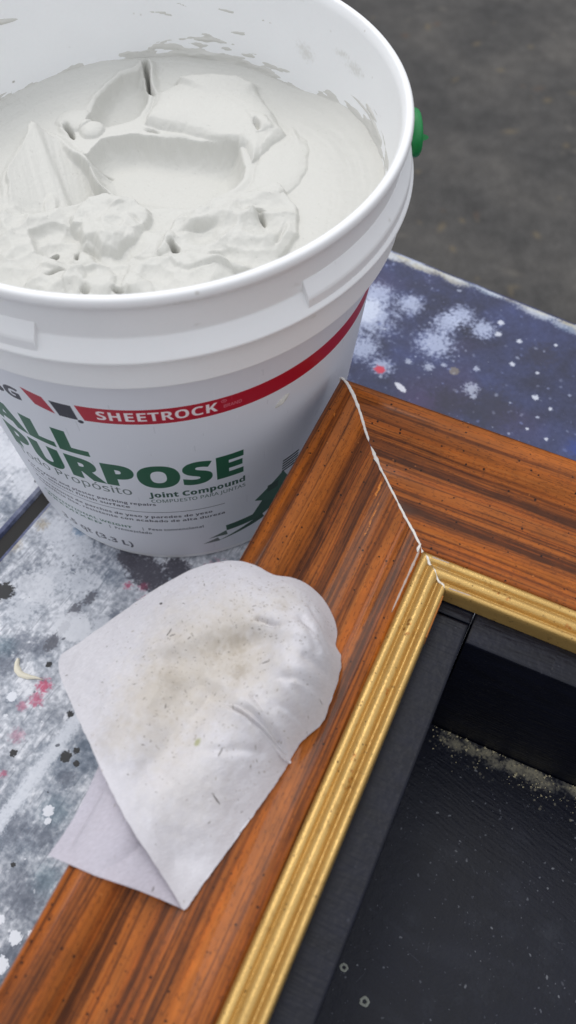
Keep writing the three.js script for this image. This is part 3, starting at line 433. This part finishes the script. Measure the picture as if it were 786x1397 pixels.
    for (const [L, w] of [[76, 7.5], [77.5, 8], [79, 7], [80, 8.5], [121, 8], [122.5, 8.6], [125, 9.4], [128, 10], [129.5, 10.6], [130.5, 10], [99, 9.8], [100.5, 10.4]]) for (let q = 0; q < 3; q++) dot(L + r() * 1.4 - 0.7, w + r() * 1.2 - 0.6, 0.25 + r() * 0.35, r() < 0.5 ? [122, 78, 30] : [176, 118, 60], 0.7); }
  const gold = phys({ map: gs.color(), bumpMap: gs.bump(), bumpScale: 0.0004, metalness: 0.5, roughness: 0.34 });
  for (let side = 0; side < 4; side++) {
    part('wood_rail', rail(woodP, side, 0.12, 85), wm[side % 2], frame);
    part('gold_bead', rail(goldP, side, 0.12, 18), gold, frame);
  }
  // raw orange end of the left gold moulding where the paint stops at the inner corner
  part('bare_edge', bevelBox(0.0610, 0.06195, 0.0815, 0.0868, 0.0635, 0.079, 0.0003), std({ color: 0xb9732f, roughness: 0.6 }), frame, 'bare orange wood strip at the inner corner');
  // black box: boards, corner piece and recessed panel
  const bp = new Sheet(1024, 1024, 40, 40, 1024 / 260), fr = rng(31);
  bp.fill((x, z) => { const n = fbm(x * 0.03, z * 0.03, 4), f = noise(x * 1.4, z * 1.4), st = fbm(x * 0.10 + z * 0.06, z * 0.9 - x * 0.5, 3); const v = 19 + 4.5 * n + 2 * f + 2.2 * st; return [v * 0.78, v * 0.94, v * 1.6]; });
  for (let i = 0; i < bp.b.length; i++) { const x = 40 + (i % 1024) / bp.S, z = 40 + Math.floor(i / 1024) / bp.S; const q1 = 1.6 * fbm(x * 0.05, z * 0.05, 2); bp.b[i] = 0.5 + 0.11 * fbm((x + q1) * 0.10, (z - x * 0.25 + q1) * 0.95, 3) + 0.10 * fbm(x * 0.35, z * 0.35, 3) + 0.06 * noise(x * 1.3, z * 1.7); }
  for (let i = 0; i < 2200; i++) { const x = 70 + fr() * 200, z = 70 + fr() * 180; bp.blob(x, z, 0.12 + Math.pow(fr(), 4) * 0.3, [136, 138, 140], { op: 0.2 + 0.6 * fr(), rag: 0.2, sx: 1 + fr(), rot: fr() * 3 }); }
  for (let i = 0; i < 26; i++) bp.blob(84 + fr() * 60, 92 + fr() * 90, 2 + fr() * 5, [74, 76, 80], { op: 0.16, mot: 0.95, soft: 0.9, rag: 0.8 });
  for (let i = 0; i < 900; i++) { const x = 74 + fr() * 200, z = 73 + Math.abs(fr() + fr() + fr() - 1.5) * 11 + 1.2; bp.blob(x, z, 0.12 + Math.pow(fr(), 3) * 0.55, fr() < 0.7 ? [150, 142, 118] : [110, 106, 92], { op: 0.35 + 0.5 * fr(), rag: 0.6, mot: 0.3 }); }
  for (let i = 0; i < 130; i++) bp.blob(76 + fr() * 150, 73.2 + fr() * fr() * 6, 1 + fr() * 3, [150, 144, 124], { op: 0.55, mot: 0.9, soft: 0.9, rag: 0.7, sx: 1.6 });
  for (let i = 0; i < 34; i++) bp.blob(80 + fr() * 150, 85 + fr() * 110, 1.2 + fr() * 2.5, [62, 64, 70], { op: 0.10 + 0.12 * fr(), soft: 1, rag: 0.5, sx: 6 + fr() * 8, rot: -0.2 + fr() * 0.5 });
  for (let i = 0; i < 16; i++) bp.blob(80 + fr() * 120, 80 + fr() * 110, 0.14, [96, 98, 102], { op: 0.4, rag: 0.3, sx: 8 + fr() * 22, rot: fr() * 3 });
  const bmap = bp.color(), bbump = bp.bump(); for (const t of [bmap, bbump]) { t.wrapS = t.wrapT = THREE.MirroredRepeatWrapping; t.repeat.set(1 / 0.26, -1 / 0.26); t.offset.set(-0.04 / 0.26, -0.04 / 0.26); }
  const black = phys({ map: bmap, bumpMap: bbump, bumpScale: 0.00042, roughness: 0.40, specularIntensity: 0.5 });
  // plain satin black for the boards
  const ks = new Sheet(512, 512, 0, 0, 512 / 100); ks.fill((x, z) => { const v = 18 + 7 * fbm(x * 0.06, z * 0.2, 4) + 3 * noise(x * 1.1, z * 2.2); return [v * 0.8, v * 0.94, v * 1.6]; });
  for (let i = 0; i < ks.b.length; i++) { const x = (i % 512) / ks.S, z = Math.floor(i / 512) / ks.S; ks.b[i] = 0.5 + 0.2 * fbm(x * 0.1, z * 1.1, 3) + 0.12 * fbm(x * 0.5, z * 0.5, 3); }
  for (let i = 0; i < 160; i++) ks.blob(fr() * 100, fr() * 100, 0.1 + fr() * fr() * 0.3, [104, 106, 108], { op: 0.4, rag: 0.4 });
  const kmap = ks.color(), kb = ks.bump(); for (const t of [kmap, kb]) t.repeat.set(10, 10);
  const board = phys({ map: kmap, bumpMap: kb, bumpScale: 0.0005, roughness: 0.4, specularIntensity: 0.5 });
  const top = 0.0803, i0 = 0.050, i1 = 0.0724;
  part('side_board', bevelBox(i0, i1, 0, top, 0.0662, FL / 1000 - 0.0729, 0.0008), board, frame);
  part('side_board', bevelBox(0.0732, FW / 1000 - 0.0732, 0, top, i0, i1, 0.0008), board, frame);
  part('side_board', bevelBox(FW / 1000 - i1, FW / 1000 - i0, 0, top, 0.0662, FL / 1000 - 0.0729, 0.0008), board, frame);
  part('side_board', bevelBox(0.0732, FW / 1000 - 0.0732, 0, top, FL / 1000 - i1, FL / 1000 - i0, 0.0008), board, frame);
  for (const [a, b] of [[i0, i0], [FW / 1000 - i1 - 0.0003, i0]]) part('corner_block', bevelBox(a, a + 0.0227, 0, top - 0.0006, b, b + 0.0156, 0.0008), board, frame);
  part('back_panel', bevelBox(0.0726, FW / 1000 - 0.0726, 0.0005, 0.0045, 0.0726, FL / 1000 - 0.0726, 0.0002), black, frame);
  // filled screw holes in the panel
  const sc = std({ color: 0x84877f, roughness: 0.8 });
  for (const [x, z, q] of [[75.6, 163.1, 1.25], [85.5, 169.4, 1.5]]) { const g = new THREE.TorusGeometry(q * 0.75, q * 0.34, 8, 26); const p = g.attributes.position; for (let i = 0; i < p.count; i++) { const a = Math.atan2(p.getY(i), p.getX(i)), k = 1 + 0.34 * fbm(Math.cos(a) * 1.1 + x, Math.sin(a) * 1.1, 3); p.setXYZ(i, p.getX(i) * k, p.getY(i) * k, p.getZ(i) * 0.5); } g.rotateX(-Math.PI / 2); g.scale(0.001, 0.001, 0.001); g.translate(x / 1000, 0.0046, z / 1000); g.computeVertexNormals(); part('screw_hole', g, sc, frame); }
  // sawdust along the foot of the upper wall
  const grains = [], gr = rng(44); for (let i = 0; i < 380; i++) { const g = new THREE.TetrahedronGeometry((0.12 + gr() * gr() * 0.5) / 1000); g.rotateX(gr() * 6); g.rotateY(gr() * 6); const x = 75 + gr() * 120, cl = 0.5 + 0.8 * fbm(x * 0.12, 5, 3); if (gr() > cl + 0.25) continue; g.scale(1.3, 0.7, 1.3); g.translate(x / 1000, 0.0047, (73 + Math.pow(gr(), 2.2) * 10) / 1000); grains.push(g); }
  { const m = shade(new THREE.Mesh(mergeGeometries(grains), std({ color: 0xb7ad8e, roughness: 0.95 }))); m.name = 'sawdust'; m.position.copy(frame.position); m.rotation.y = FY; numberless(m, 'pale sawdust scattered along the foot of the upper wall of the black box', 'sawdust', null, 'stuff'); scene.add(m); }
  // white filler squeezed into the open mitre
  const mit = [[0.1, -3.5], [0.2, 0], [2.2, 2.0], [5.5, 3.1], [8.6, 2.8], [10.8, 1.8], [13, 0.2], [15.4, -1.9], [18, -4.0], [21, -5.4], [24.4, -6.3], [31, -6.5], [39.6, -6.8], [44, -6.3], [48, -6.2], [50.4, -7.2], [52.5, -5.7], [54, -6.6], [56.4, -5.1], [58.5, -6.4], [60.5, -4.5], [61.4, -4.8]];
  const mc = catmull(mit, 260);
  const bead = (from, to, rad) => grid(10, to - from, (u, v, i, j) => {
    const [s, y] = mc[from + j], q = mc[Math.min(260, from + j + 1)], o = mc[Math.max(0, from + j - 1)], tx = (q[0] - o[0]) * Math.SQRT2, ty = q[1] - o[1], l = Math.hypot(tx, ty) || 1, nx = -ty / l, ny = tx / l;      // up within the mitre plane
    const a = u * Math.PI * 2, e = sm(0, 0.04, v) * sm(1, 0.96, v), r = rad(s) * e * (1 + 0.6 * fbm(s * 0.7, 3, 4)), jog = 0.26 * fbm(s * 0.35, 11, 3), ca = Math.cos(a) * r + jog, sa = Math.sin(a) * r * 0.55 + 0.05;
    const X = s + nx * sa / Math.SQRT2 + ca / Math.SQRT2, Z = s + nx * sa / Math.SQRT2 - ca / Math.SQRT2; return [X / 1000, (FT + y + ny * sa) / 1000, Z / 1000];
  }, { closeU: true });
  const filler = std({ color: new THREE.Color().setRGB(0.76, 0.74, 0.69), roughness: 0.7 });
  const at = (s) => mc.findIndex((p) => p[0] >= s);
  part('filler_line', bead(0, at(18.8), (s) => 0.50 + 0.16 * sm(3, 8, s) * sm(13, 9, s) + 0.3 * Math.exp(-(((s - 13.6) / 1.1) ** 2))), filler, frame);
  part('filler_line', bead(at(19.8), at(51), (s) => 0.38 + 0.32 * Math.exp(-(((s - 23) / 1.8) ** 2)) + 0.06 * sm(30, 40, s)), filler, frame);
  part('filler_line', bead(at(50.6), 259, (s) => 0.34 + 0.14 * Math.exp(-(((s - 53) / 1.2) ** 2))), filler, frame);
  const lump = (x, y, z, sx, sy, sz, rot, seed) => { const g = new THREE.SphereGeometry(1, 22, 16), p = g.attributes.position; for (let i = 0; i < p.count; i++) { const X = p.getX(i), Y = p.getY(i), Z = p.getZ(i), k = 1 + 0.5 * fbm(X * 1.3 + seed, Z * 1.3 + Y, 3); p.setXYZ(i, X * k * sx, Y * sy * k, Z * k * sz); } g.rotateY(rot); g.translate(x, FT + y, z); g.scale(0.001, 0.001, 0.001); g.computeVertexNormals(); return g; };
  part('filler_lump', lump(12.6, -2.6, 14.6, 0.75, 0.6, 1.0, 0.5, 1), filler, frame); part('filler_lump', lump(15.4, -4.4, 14.2, 1.3, 0.35, 0.5, -0.5, 5), filler, frame); part('filler_lump', lump(48.9, -6.0, 50.2, 0.5, 0.35, 1.5, 0, 9), filler, frame);
  // thin smear left along the edge between wood and gold on the left rail, and dabs on the upper gold
  const smear = (x0, z0, x1, z1, w0, w1, seed) => grid(8, 60, (u, v) => { const a = (u - 0.5) * 2, w = mix(w0, w1, v) * (0.75 + 0.5 * fbm(v * 6 + seed, 1, 3)) * sm(0, 0.05, v) * sm(1, 0.85, v), x = mix(x0, x1, v), z = mix(z0, z1, v), dx = x1 - x0, dz = z1 - z0, l = Math.hypot(dx, dz), X = x - dz / l * a * w, Z = z + dx / l * a * w; return [X / 1000, (woodTop(Math.min(X, Z)) + 0.02 + 0.09 * (1 - a * a) * (1 - 0.7 * v) * (1 + fbm(v * 20 + seed, u * 3, 2)) - 0.05 * Math.abs(fbm(v * 30, u * 5 + seed, 3))) / 1000, Z / 1000]; }, { flip: false });
  const film = std({ color: new THREE.Color().setRGB(0.47, 0.38, 0.33), roughness: 0.7, side: THREE.DoubleSide });
  part('filler_smear', smear(49.4, 50.4, 49.2, 76, 0.55, 0.25, 2), film, frame);
  part('filler_smear', smear(54, 51.9, 60, 51.7, 0.3, 0.2, 6), film, frame); part('filler_smear', smear(56.5, 54.2, 61, 54.3, 0.3, 0.2, 3), film, frame); part('filler_smear', smear(62.5, 60.9, 70, 60.5, 0.28, 0.2, 8), film, frame);
}

// ------------------------------------------------------------------ wipe lying folded over the left rail (frame-local mm)
{
  const wipe = thing('cleaning_wipe', 'white folded cleaning wipe, dirty in the middle, draped over the left rail', 'wipe', FX, T, FZ, FY);
  const outline = [[-33.8, 133.6, 86], [-34.7, 130.7, 87], [-31, 124.8, 89], [-24.3, 113.9, 92], [-17.5, 103, 95], [-10.5, 94.6, 98], [-4.6, 89.2, 99], [2.1, 85.2, 99], [7.6, 84, 98], [13.5, 84, 97], [21.1, 81.5, 95], [27.2, 81.3, 91], [32.5, 83.8, 88], [36.2, 87.7, 86.5], [38.2, 92.9, 86.2], [40.7, 95.1, 86.2], [43, 102.2, 86.2], [43.7, 110.5, 86.2], [44, 116.4, 86.3], [41.5, 122.2, 86.2], [40.4, 126.2, 86.2], [39.7, 134.4, 86.4], [37.6, 146.3, 86.4], [35.1, 158.9, 86.4], [32.7, 170.9, 86.4], [31.8, 176.5, 87.2], [31.2, 176.6, 87.4], [29.9, 175.6, 88.4], [21, 170.8, 94.4], [10.8, 165.4, 98], [1.1, 159.3, 98.5], [-9.3, 151.9, 96.5], [-21.7, 143.3, 91]];
  const inner = [[13.8, 119, 101.5], [31, 108.7, 107], [20.1, 99.7, 104], [4.9, 110.7, 102.5], [-6.8, 124.9, 98], [13, 140, 98.8], [-4, 137.8, 98.5], [28.6, 137.6, 97.5], [8, 152.2, 98], [22, 147, 98.2], [26.5, 157.3, 92], [38.2, 114, 101], [35, 95, 97], [40.8, 103, 95], [41.8, 114, 94], [38.5, 123, 93.5], [28.3, 87.5, 97.5], [-20.2, 128.4, 93.5], [20.6, 86.4, 101], [36.6, 135, 90.5], [33.4, 150, 88.6], [30, 165, 87.6], [24, 167, 89], [13, 90, 101.5], [33, 119, 103.5], [23, 113, 102], [-12, 112, 98.5], [0, 98, 100.5], [16, 160, 95.5], [3, 130, 99.5]];
  // thin-plate spline through the heights
  const tps = (pts) => { const n = pts.length, A = [], phi = (d) => (d < 1e-6 ? 0 : d * d * Math.log(d)); for (let i = 0; i < n; i++) { const row = []; for (let j = 0; j < n; j++) row.push(phi(Math.hypot(pts[i][0] - pts[j][0], pts[i][1] - pts[j][1])) + (i === j ? 1.5 : 0)); row.push(1, pts[i][0], pts[i][1], pts[i][2]); A.push(row); } for (let k = 0; k < 3; k++) { const row = []; for (let j = 0; j < n; j++) row.push(k ? pts[j][k - 1] : 1); row.push(0, 0, 0, 0); A.push(row); }
    const m = n + 3; for (let c = 0; c < m; c++) { let p = c; for (let r = c + 1; r < m; r++) if (Math.abs(A[r][c]) > Math.abs(A[p][c])) p = r; [A[c], A[p]] = [A[p], A[c]]; for (let r = 0; r < m; r++) if (r !== c) { const f = A[r][c] / A[c][c]; if (f) for (let k = c; k <= m; k++) A[r][k] -= f * A[c][k]; } }
    const w = A.map((r, i) => r[m] / r[i]); return (x, z) => { let s = w[n] + w[n + 1] * x + w[n + 2] * z; for (let i = 0; i < n; i++) s += w[i] * phi(Math.hypot(x - pts[i][0], z - pts[i][1])); return s; }; };
  const loop = (pts, n) => { const c = new THREE.CatmullRomCurve3(pts.map((p) => new THREE.Vector3(p[0], p[2], p[1])), true, 'centripetal'); return c.getSpacedPoints(n); };
  const floorY = (x, z) => { let m = -1e9; for (const d of [-1.5, -0.7, 0, 0.7, 1.5]) m = Math.max(m, woodTop(x + d)); return m; };
  const soften = (v, f) => Math.max(v, f);
  const hs = tps([...outline, ...inner]);
  const crease = (x, z) => {
    let h = 0; const v = (ax, az, bx, bz, w, a) => { const [d, t, s] = segDist(x, z, ax, az, bx, bz); return a * Math.exp(-((d / w) ** 2)) * sm(0, 0.2, t + 0.04) ; };
    const fold = (ax, az, bx, bz, up, gap, reach, t0 = 0.35) => { const [d, t, sd] = segDist(x, z, ax, az, bx, bz); if (d > reach * 5) return 0; const e = sm(0, t0, t); return e * (sd < 0 ? up * Math.exp(-d / reach) * sm(0, 0.55, d) - gap * Math.exp(-((d / 0.5) ** 2)) : -gap * Math.exp(-((d / 1.0) ** 2)) + 0.5 * up * Math.exp(-(((d - 3) / 1.5) ** 2))); };
    h += fold(17, 127.4, 42, 130.8, 2.6, 2.2, 4) + fold(21, 126.4, 38, 129, 0.9, 0.7, 2.2) + fold(14, 102.6, 24, 102.2, 0.9, 0.35, 2.4, 0.5);
    h += fold(28, 117, 43.5, 112, 1.0, 0.7, 3) + fold(27, 98, 42, 103, 0.9, 0.6, 3) + fold(26, 90, 36, 97, 0.8, 0.5, 3) + fold(31, 122, 43, 121, 0.8, 0.6, 2.5);
    h += 1.2 * Math.exp(-(((x - 22) / 11) ** 2) - (((z - 146) / 13) ** 2));
    h -= v(24, 122, 36, 128.5, 0.7, 1.0) ; h -= v(14, 122, 9, 150, 4.5, 3.2); h -= 3.0 * Math.exp(-(((x - 9) / 10) ** 2) - (((z - 124) / 13) ** 2)); h += 2.2 * Math.exp(-(((x - 30) / 8) ** 2) - (((z - 106) / 11) ** 2)); h += v(-2, 122, 0, 150, 6, 1.6); h += v(-12, 124, 18, 101, 4, 1.5); h -= v(-4, 124, 22, 106, 3.5, 1.2);
    h -= v(16, 102.5, 23, 102, 0.7, 1.3); h += v(15, 104.3, 24, 104, 1.6, 0.8);
    h -= v(27, 96, 36, 104, 1.2, 1.0); h -= v(33, 108, 42, 106, 1.0, 1.1); h -= v(30, 115, 42, 119, 1.0, 1.0); h -= v(-10, 116, 20, 108, 5, 1.4); h += v(0, 100, 20, 94, 4, 1.0);
    h -= v(20, 141, 33, 134, 1.2, 0.8); h -= v(2, 140, 12, 118, 4, 1.2);
    { const a = Math.atan2(z - 112, x - 24), rr = Math.hypot(x - 24, z - 112); h += 0.8 * Math.sin(a * 5 + 2.2 * fbm(x * 0.07, z * 0.07, 2) + 0.6) * sm(5, 12, rr) * sm(26, 16, rr) * sm(8, 22, x); }
    return h + 0.9 * fbm(x * 0.10, z * 0.10, 3) + 0.5 * (ridge(x * 0.05 + 4, z * 0.05, 2) - 0.5) + 0.16 * fbm(x * 0.5, z * 0.5, 3);
  };
  const M = 400, ring = loop(outline, M), cx = 12, cz = 124;
  const uvOf = (x, z) => [(x + 45) / 110, (z - 75) / 110];
  const sheet = (hFun, c0, c1, ringPts, thick, rings) => {
    const n = ringPts.length - 1, pos = [], uv = [], idx = [];
    for (const side of [0, 1]) for (let j = 0; j <= rings; j++) for (let i = 0; i <= n; i++) { const q = ringPts[i], t = 1 - Math.pow(1 - j / rings, 1.5), x = mix(c0, q.x, t), z = mix(c1, q.z, t), y = hFun(x, z, t, q) - side * thick; pos.push(x / 1000, y / 1000, z / 1000); uv.push(...uvOf(x, z)); }
    const off = (rings + 1) * (n + 1), Q = (a, b, c, d, f) => (f ? idx.push(a, c, b, b, c, d) : idx.push(a, b, c, b, d, c));
    for (let j = 0; j < rings; j++) for (let i = 0; i < n; i++) { const a = j * (n + 1) + i, b = a + 1, c = a + n + 1, d = c + 1; Q(a, b, c, d, false); Q(a + off, b + off, c + off, d + off, true); }
    for (let i = 0; i < n; i++) { const a = rings * (n + 1) + i; Q(a, a + 1, a + off, a + off + 1, false); }
    const g = new THREE.BufferGeometry(); g.setAttribute('position', new THREE.Float32BufferAttribute(pos, 3)); g.setAttribute('uv', new THREE.Float32BufferAttribute(uv, 2)); g.setIndex(idx); g.computeVertexNormals();
    let up = 0; const nn = g.attributes.normal; for (let i = 0; i < off; i++) up += nn.getY(i); if (up < 0) { for (let i = 0; i < idx.length; i += 3) [idx[i + 1], idx[i + 2]] = [idx[i + 2], idx[i + 1]]; g.setIndex(idx); g.computeVertexNormals(); }
    return g;
  };
  for (const q of ring) { const n = 0.28 * noise(q.x * 0.35, q.z * 0.35) + 0.12 * noise(q.x * 1.3, q.z * 1.3); q.x += n; q.z += 0.28 * noise(q.x * 0.35 + 20, q.z * 0.35); } ring[ring.length - 1].copy(ring[0]);
  const topY = (x, z, t) => soften(hs(x, z) + crease(x, z) * sm(1, 0.86, t), floorY(x, z) + 0.75), inTop = polySDF(outline);
  const top = sheet((x, z, t, q) => { const y = hs(x, z) + crease(x, z) * sm(1, 0.86, t); return soften(y, floorY(x, z) + 0.75); }, cx, cz, ring, 0.12, 160);
  const low = [[-7.4, 147.1, 90], [-6.4, 154.5, 90], [-5.9, 162.4, 89], [-5.9, 170, 88], [-5.6, 180.2, 92], [1.5, 180, 95.2], [8.8, 179.6, 95.6], [14, 178.8, 95], [19.4, 177.8, 92.5], [25, 177, 89.2], [31.3, 176.4, 86.4], [33.2, 163.8, 86.4], [34.6, 147.1, 86.4], [32, 135.5, 87], [20, 130, 92], [5.8, 132, 95.6], [-4, 140, 93]];
  const lt = tps(low), lowG = sheet((x, z, t, q) => { let y = lt(x, z) + 0.25 * fbm(x * 0.15, z * 0.15, 3); const d = inTop(x, z); if (d > -1.5) y = Math.min(y, topY(x, z, clamp(1 - d / 40)) - 0.5 - 0.15 * clamp(d, 0, 6)); return soften(y, floorY(x, z) + 0.22); }, 14, 157, (() => { const out = []; const n = low.length; for (let i = 0; i < n; i++) for (let k = 0; k < 12; k++) { const a = low[i], b = low[(i + 1) % n], s = k / 12; out.push(new THREE.Vector3(mix(a[0], b[0], s), mix(a[2], b[2], s), mix(a[1], b[1], s))); } out.push(out[0].clone()); return out; })(), 0.1, 60);
  const s = new Sheet(1024, 1024, -45, 75, 1024 / 110), r = rng(61);
  s.fill((x, z) => { const a = 0.5, f1 = fbm((x * 0.8 + z * 0.6) * 2.4, (z * 0.8 - x * 0.6) * 0.7, 3), f2 = noise(x * 4.2, z * 4.2), n = fbm(x * 0.05, z * 0.05, 3); const v = 226 + 8 * f1 + 7 * f2 + 3 * n; return [v * 1.0, v * 0.992, v * 1.01]; });
  for (let i = 0; i < s.b.length; i++) { const x = -45 + (i % 1024) / s.S, z = 75 + Math.floor(i / 1024) / s.S; s.b[i] = 0.5 + 0.2 * fbm((x * 0.8 + z * 0.6) * 1.6, (z * 0.8 - x * 0.6) * 0.6, 4) + 0.14 * noise(x * 4.2, z * 4.2); }
  for (const [x, z, q, op] of [[12, 116, 30, 0.6], [2, 132, 22, 0.5], [18, 150, 18, 0.3]]) s.blob(x, z, q, [224, 217, 206], { op, soft: 1, rag: 0.4 });
  const stain = (x, z, q, col, op, o = {}) => s.blob(x, z, q, col, { op, soft: 1, rag: 0.7, ...o });
  for (const [x, z, q, op] of [[4, 122, 17, 0.38], [14, 110, 12, 0.4], [0, 134, 13, 0.36], [10, 104, 12, 0.3], [20, 116, 9, 0.3], [21, 92, 8, 0.3], [-4, 147, 9, 0.34], [6, 142, 13, 0.25], [-4, 112, 14, 0.2]]) stain(x, z, q, [196, 186, 170], op * 0.85, { rag: 0.5 });
  for (const [x, z, q, op] of [[14, 110, 5, 0.35], [2, 127, 5, 0.3], [19, 117, 4, 0.4], [22, 96, 3, 0.3], [8, 114, 6, 0.25]]) stain(x, z, q, [158, 144, 122], op * 0.75, { mot: 0.5 });
  s.blob(17, 139.5, 1.1, [176, 178, 130], { op: 0.7, sy: 1.4, soft: 0.6 });
  for (let i = 0; i < 900; i++) { const c = r() < 0.75, x = c ? 10 + (r() + r() - 1) * 34 : -40 + r() * 85, z = c ? 118 + (r() + r() - 1) * 42 : 82 + r() * 96; s.blob(x, z, 0.07 + r() * r() * 0.13, r() < 0.5 ? [84, 76, 66] : [142, 130, 112], { op: 0.25 + 0.55 * r(), rag: 0.2, sx: 1 + r() * 4, rot: r() * 3.1, soft: 0.5 }); }
  for (let i = 0; i < 130; i++) s.blob(6 + r() * 30, 88 + r() * 18, 0.08 + r() * 0.1, [112, 104, 92], { op: 0.45, sx: 1 + r() * 3, rot: -0.5 + r() * 0.6, soft: 0.5, rag: 0.2 });
  for (let i = 0; i < 5; i++) s.blob(-10 + r() * 45, 100 + r() * 50, 0.16, [48, 40, 34], { op: 0.85, sx: 5 + r() * 5, rot: r() * 3, rag: 0.3 });
  s.blob(-12.5, 107, 0.45, [40, 34, 30], { op: 0.9 });
  const al = (lo, amp, f) => dataTex(512, 512, (d) => { for (let j = 0, i = 0; j < 512; j++) for (let k = 0; k < 512; k++, i++) { const x = -45 + k * 110 / 512, z = 75 + j * 110 / 512, f1 = fbm((x * 0.8 + z * 0.6) * 2.2, (z * 0.8 - x * 0.6) * 0.6, 3) + 0.5 * noise(x * 3.6, z * 3.6), one = f ? sm(4, -8, x + 0.12 * (z - 130)) : 1, v = clamp(mix(1, lo + amp * f1, one)) * 255; d[i * 4] = d[i * 4 + 1] = d[i * 4 + 2] = v; d[i * 4 + 3] = 255; } }, false);
  const mat = phys({ alphaMap: al(0.9, 0.12, true), transparent: true, map: s.color(), bumpMap: s.bump(), bumpScale: 0.00028, roughness: 0.95, transmission: 0.26, thickness: 0, sheen: 0.3, sheenRoughness: 0.8, specularIntensity: 0.3, side: THREE.DoubleSide });
  const up0 = part('upper_fold', top, mat, wipe);
  // folded lips of cloth standing over the creases
  const lip = (pts, wd, hi, seed) => { const c = new THREE.CatmullRomCurve3(pts.map(([x, z]) => new THREE.Vector3(x, 0, z))), P = c.getSpacedPoints(70); return grid(10, 70, (u, v, i, j) => { const p = P[j], q = P[Math.min(70, j + 1)], o = P[Math.max(0, j - 1)], dx = q.x - o.x, dz = q.z - o.z, l = Math.hypot(dx, dz), e = Math.pow(sm(0, 0.45, v), 0.8) * sm(1.02, 0.9, v), w = wd * (0.35 + 0.65 * e) * (1 + 0.3 * noise(v * 6, seed)), s2 = (u - 0.45) * w, x = p.x - dz / l * s2, z = p.z + dx / l * s2, y = topY(x, z, 0.8) - 0.15 + e * hi * Math.sin(Math.PI * Math.pow(u, 0.75)) * (1 + 0.3 * noise(v * 8, seed + 3)) + (u > 0.85 ? 0.25 * e : 0); const t2 = uvOf(x, z); return [x / 1000, y / 1000, z / 1000, t2[0], t2[1]]; }); };
  part('fold_lip', lip([[16.5, 127.2], [24, 127.8], [32, 129], [40.5, 130.6]], 2.6, 1.1, 2), mat, wipe); part('fold_lip', lip([[16.5, 103], [20, 102.6], [24, 102.4]], 1.6, 0.7, 5), mat, wipe); part('fold_lip', lip([[22, 124.6], [28, 126], [34, 128.3]], 1.5, 0.6, 8), mat, wipe);
  const mat2 = mat.clone(); mat2.transmission = 0.3; mat2.alphaMap = al(0.84, 0.16, false); mat2.color.setRGB(0.93, 0.91, 0.96); part('lower_corner', lowG, mat2, wipe, 'single thin layer of the wipe, slightly see-through');
}

renderer.render(scene, camera);
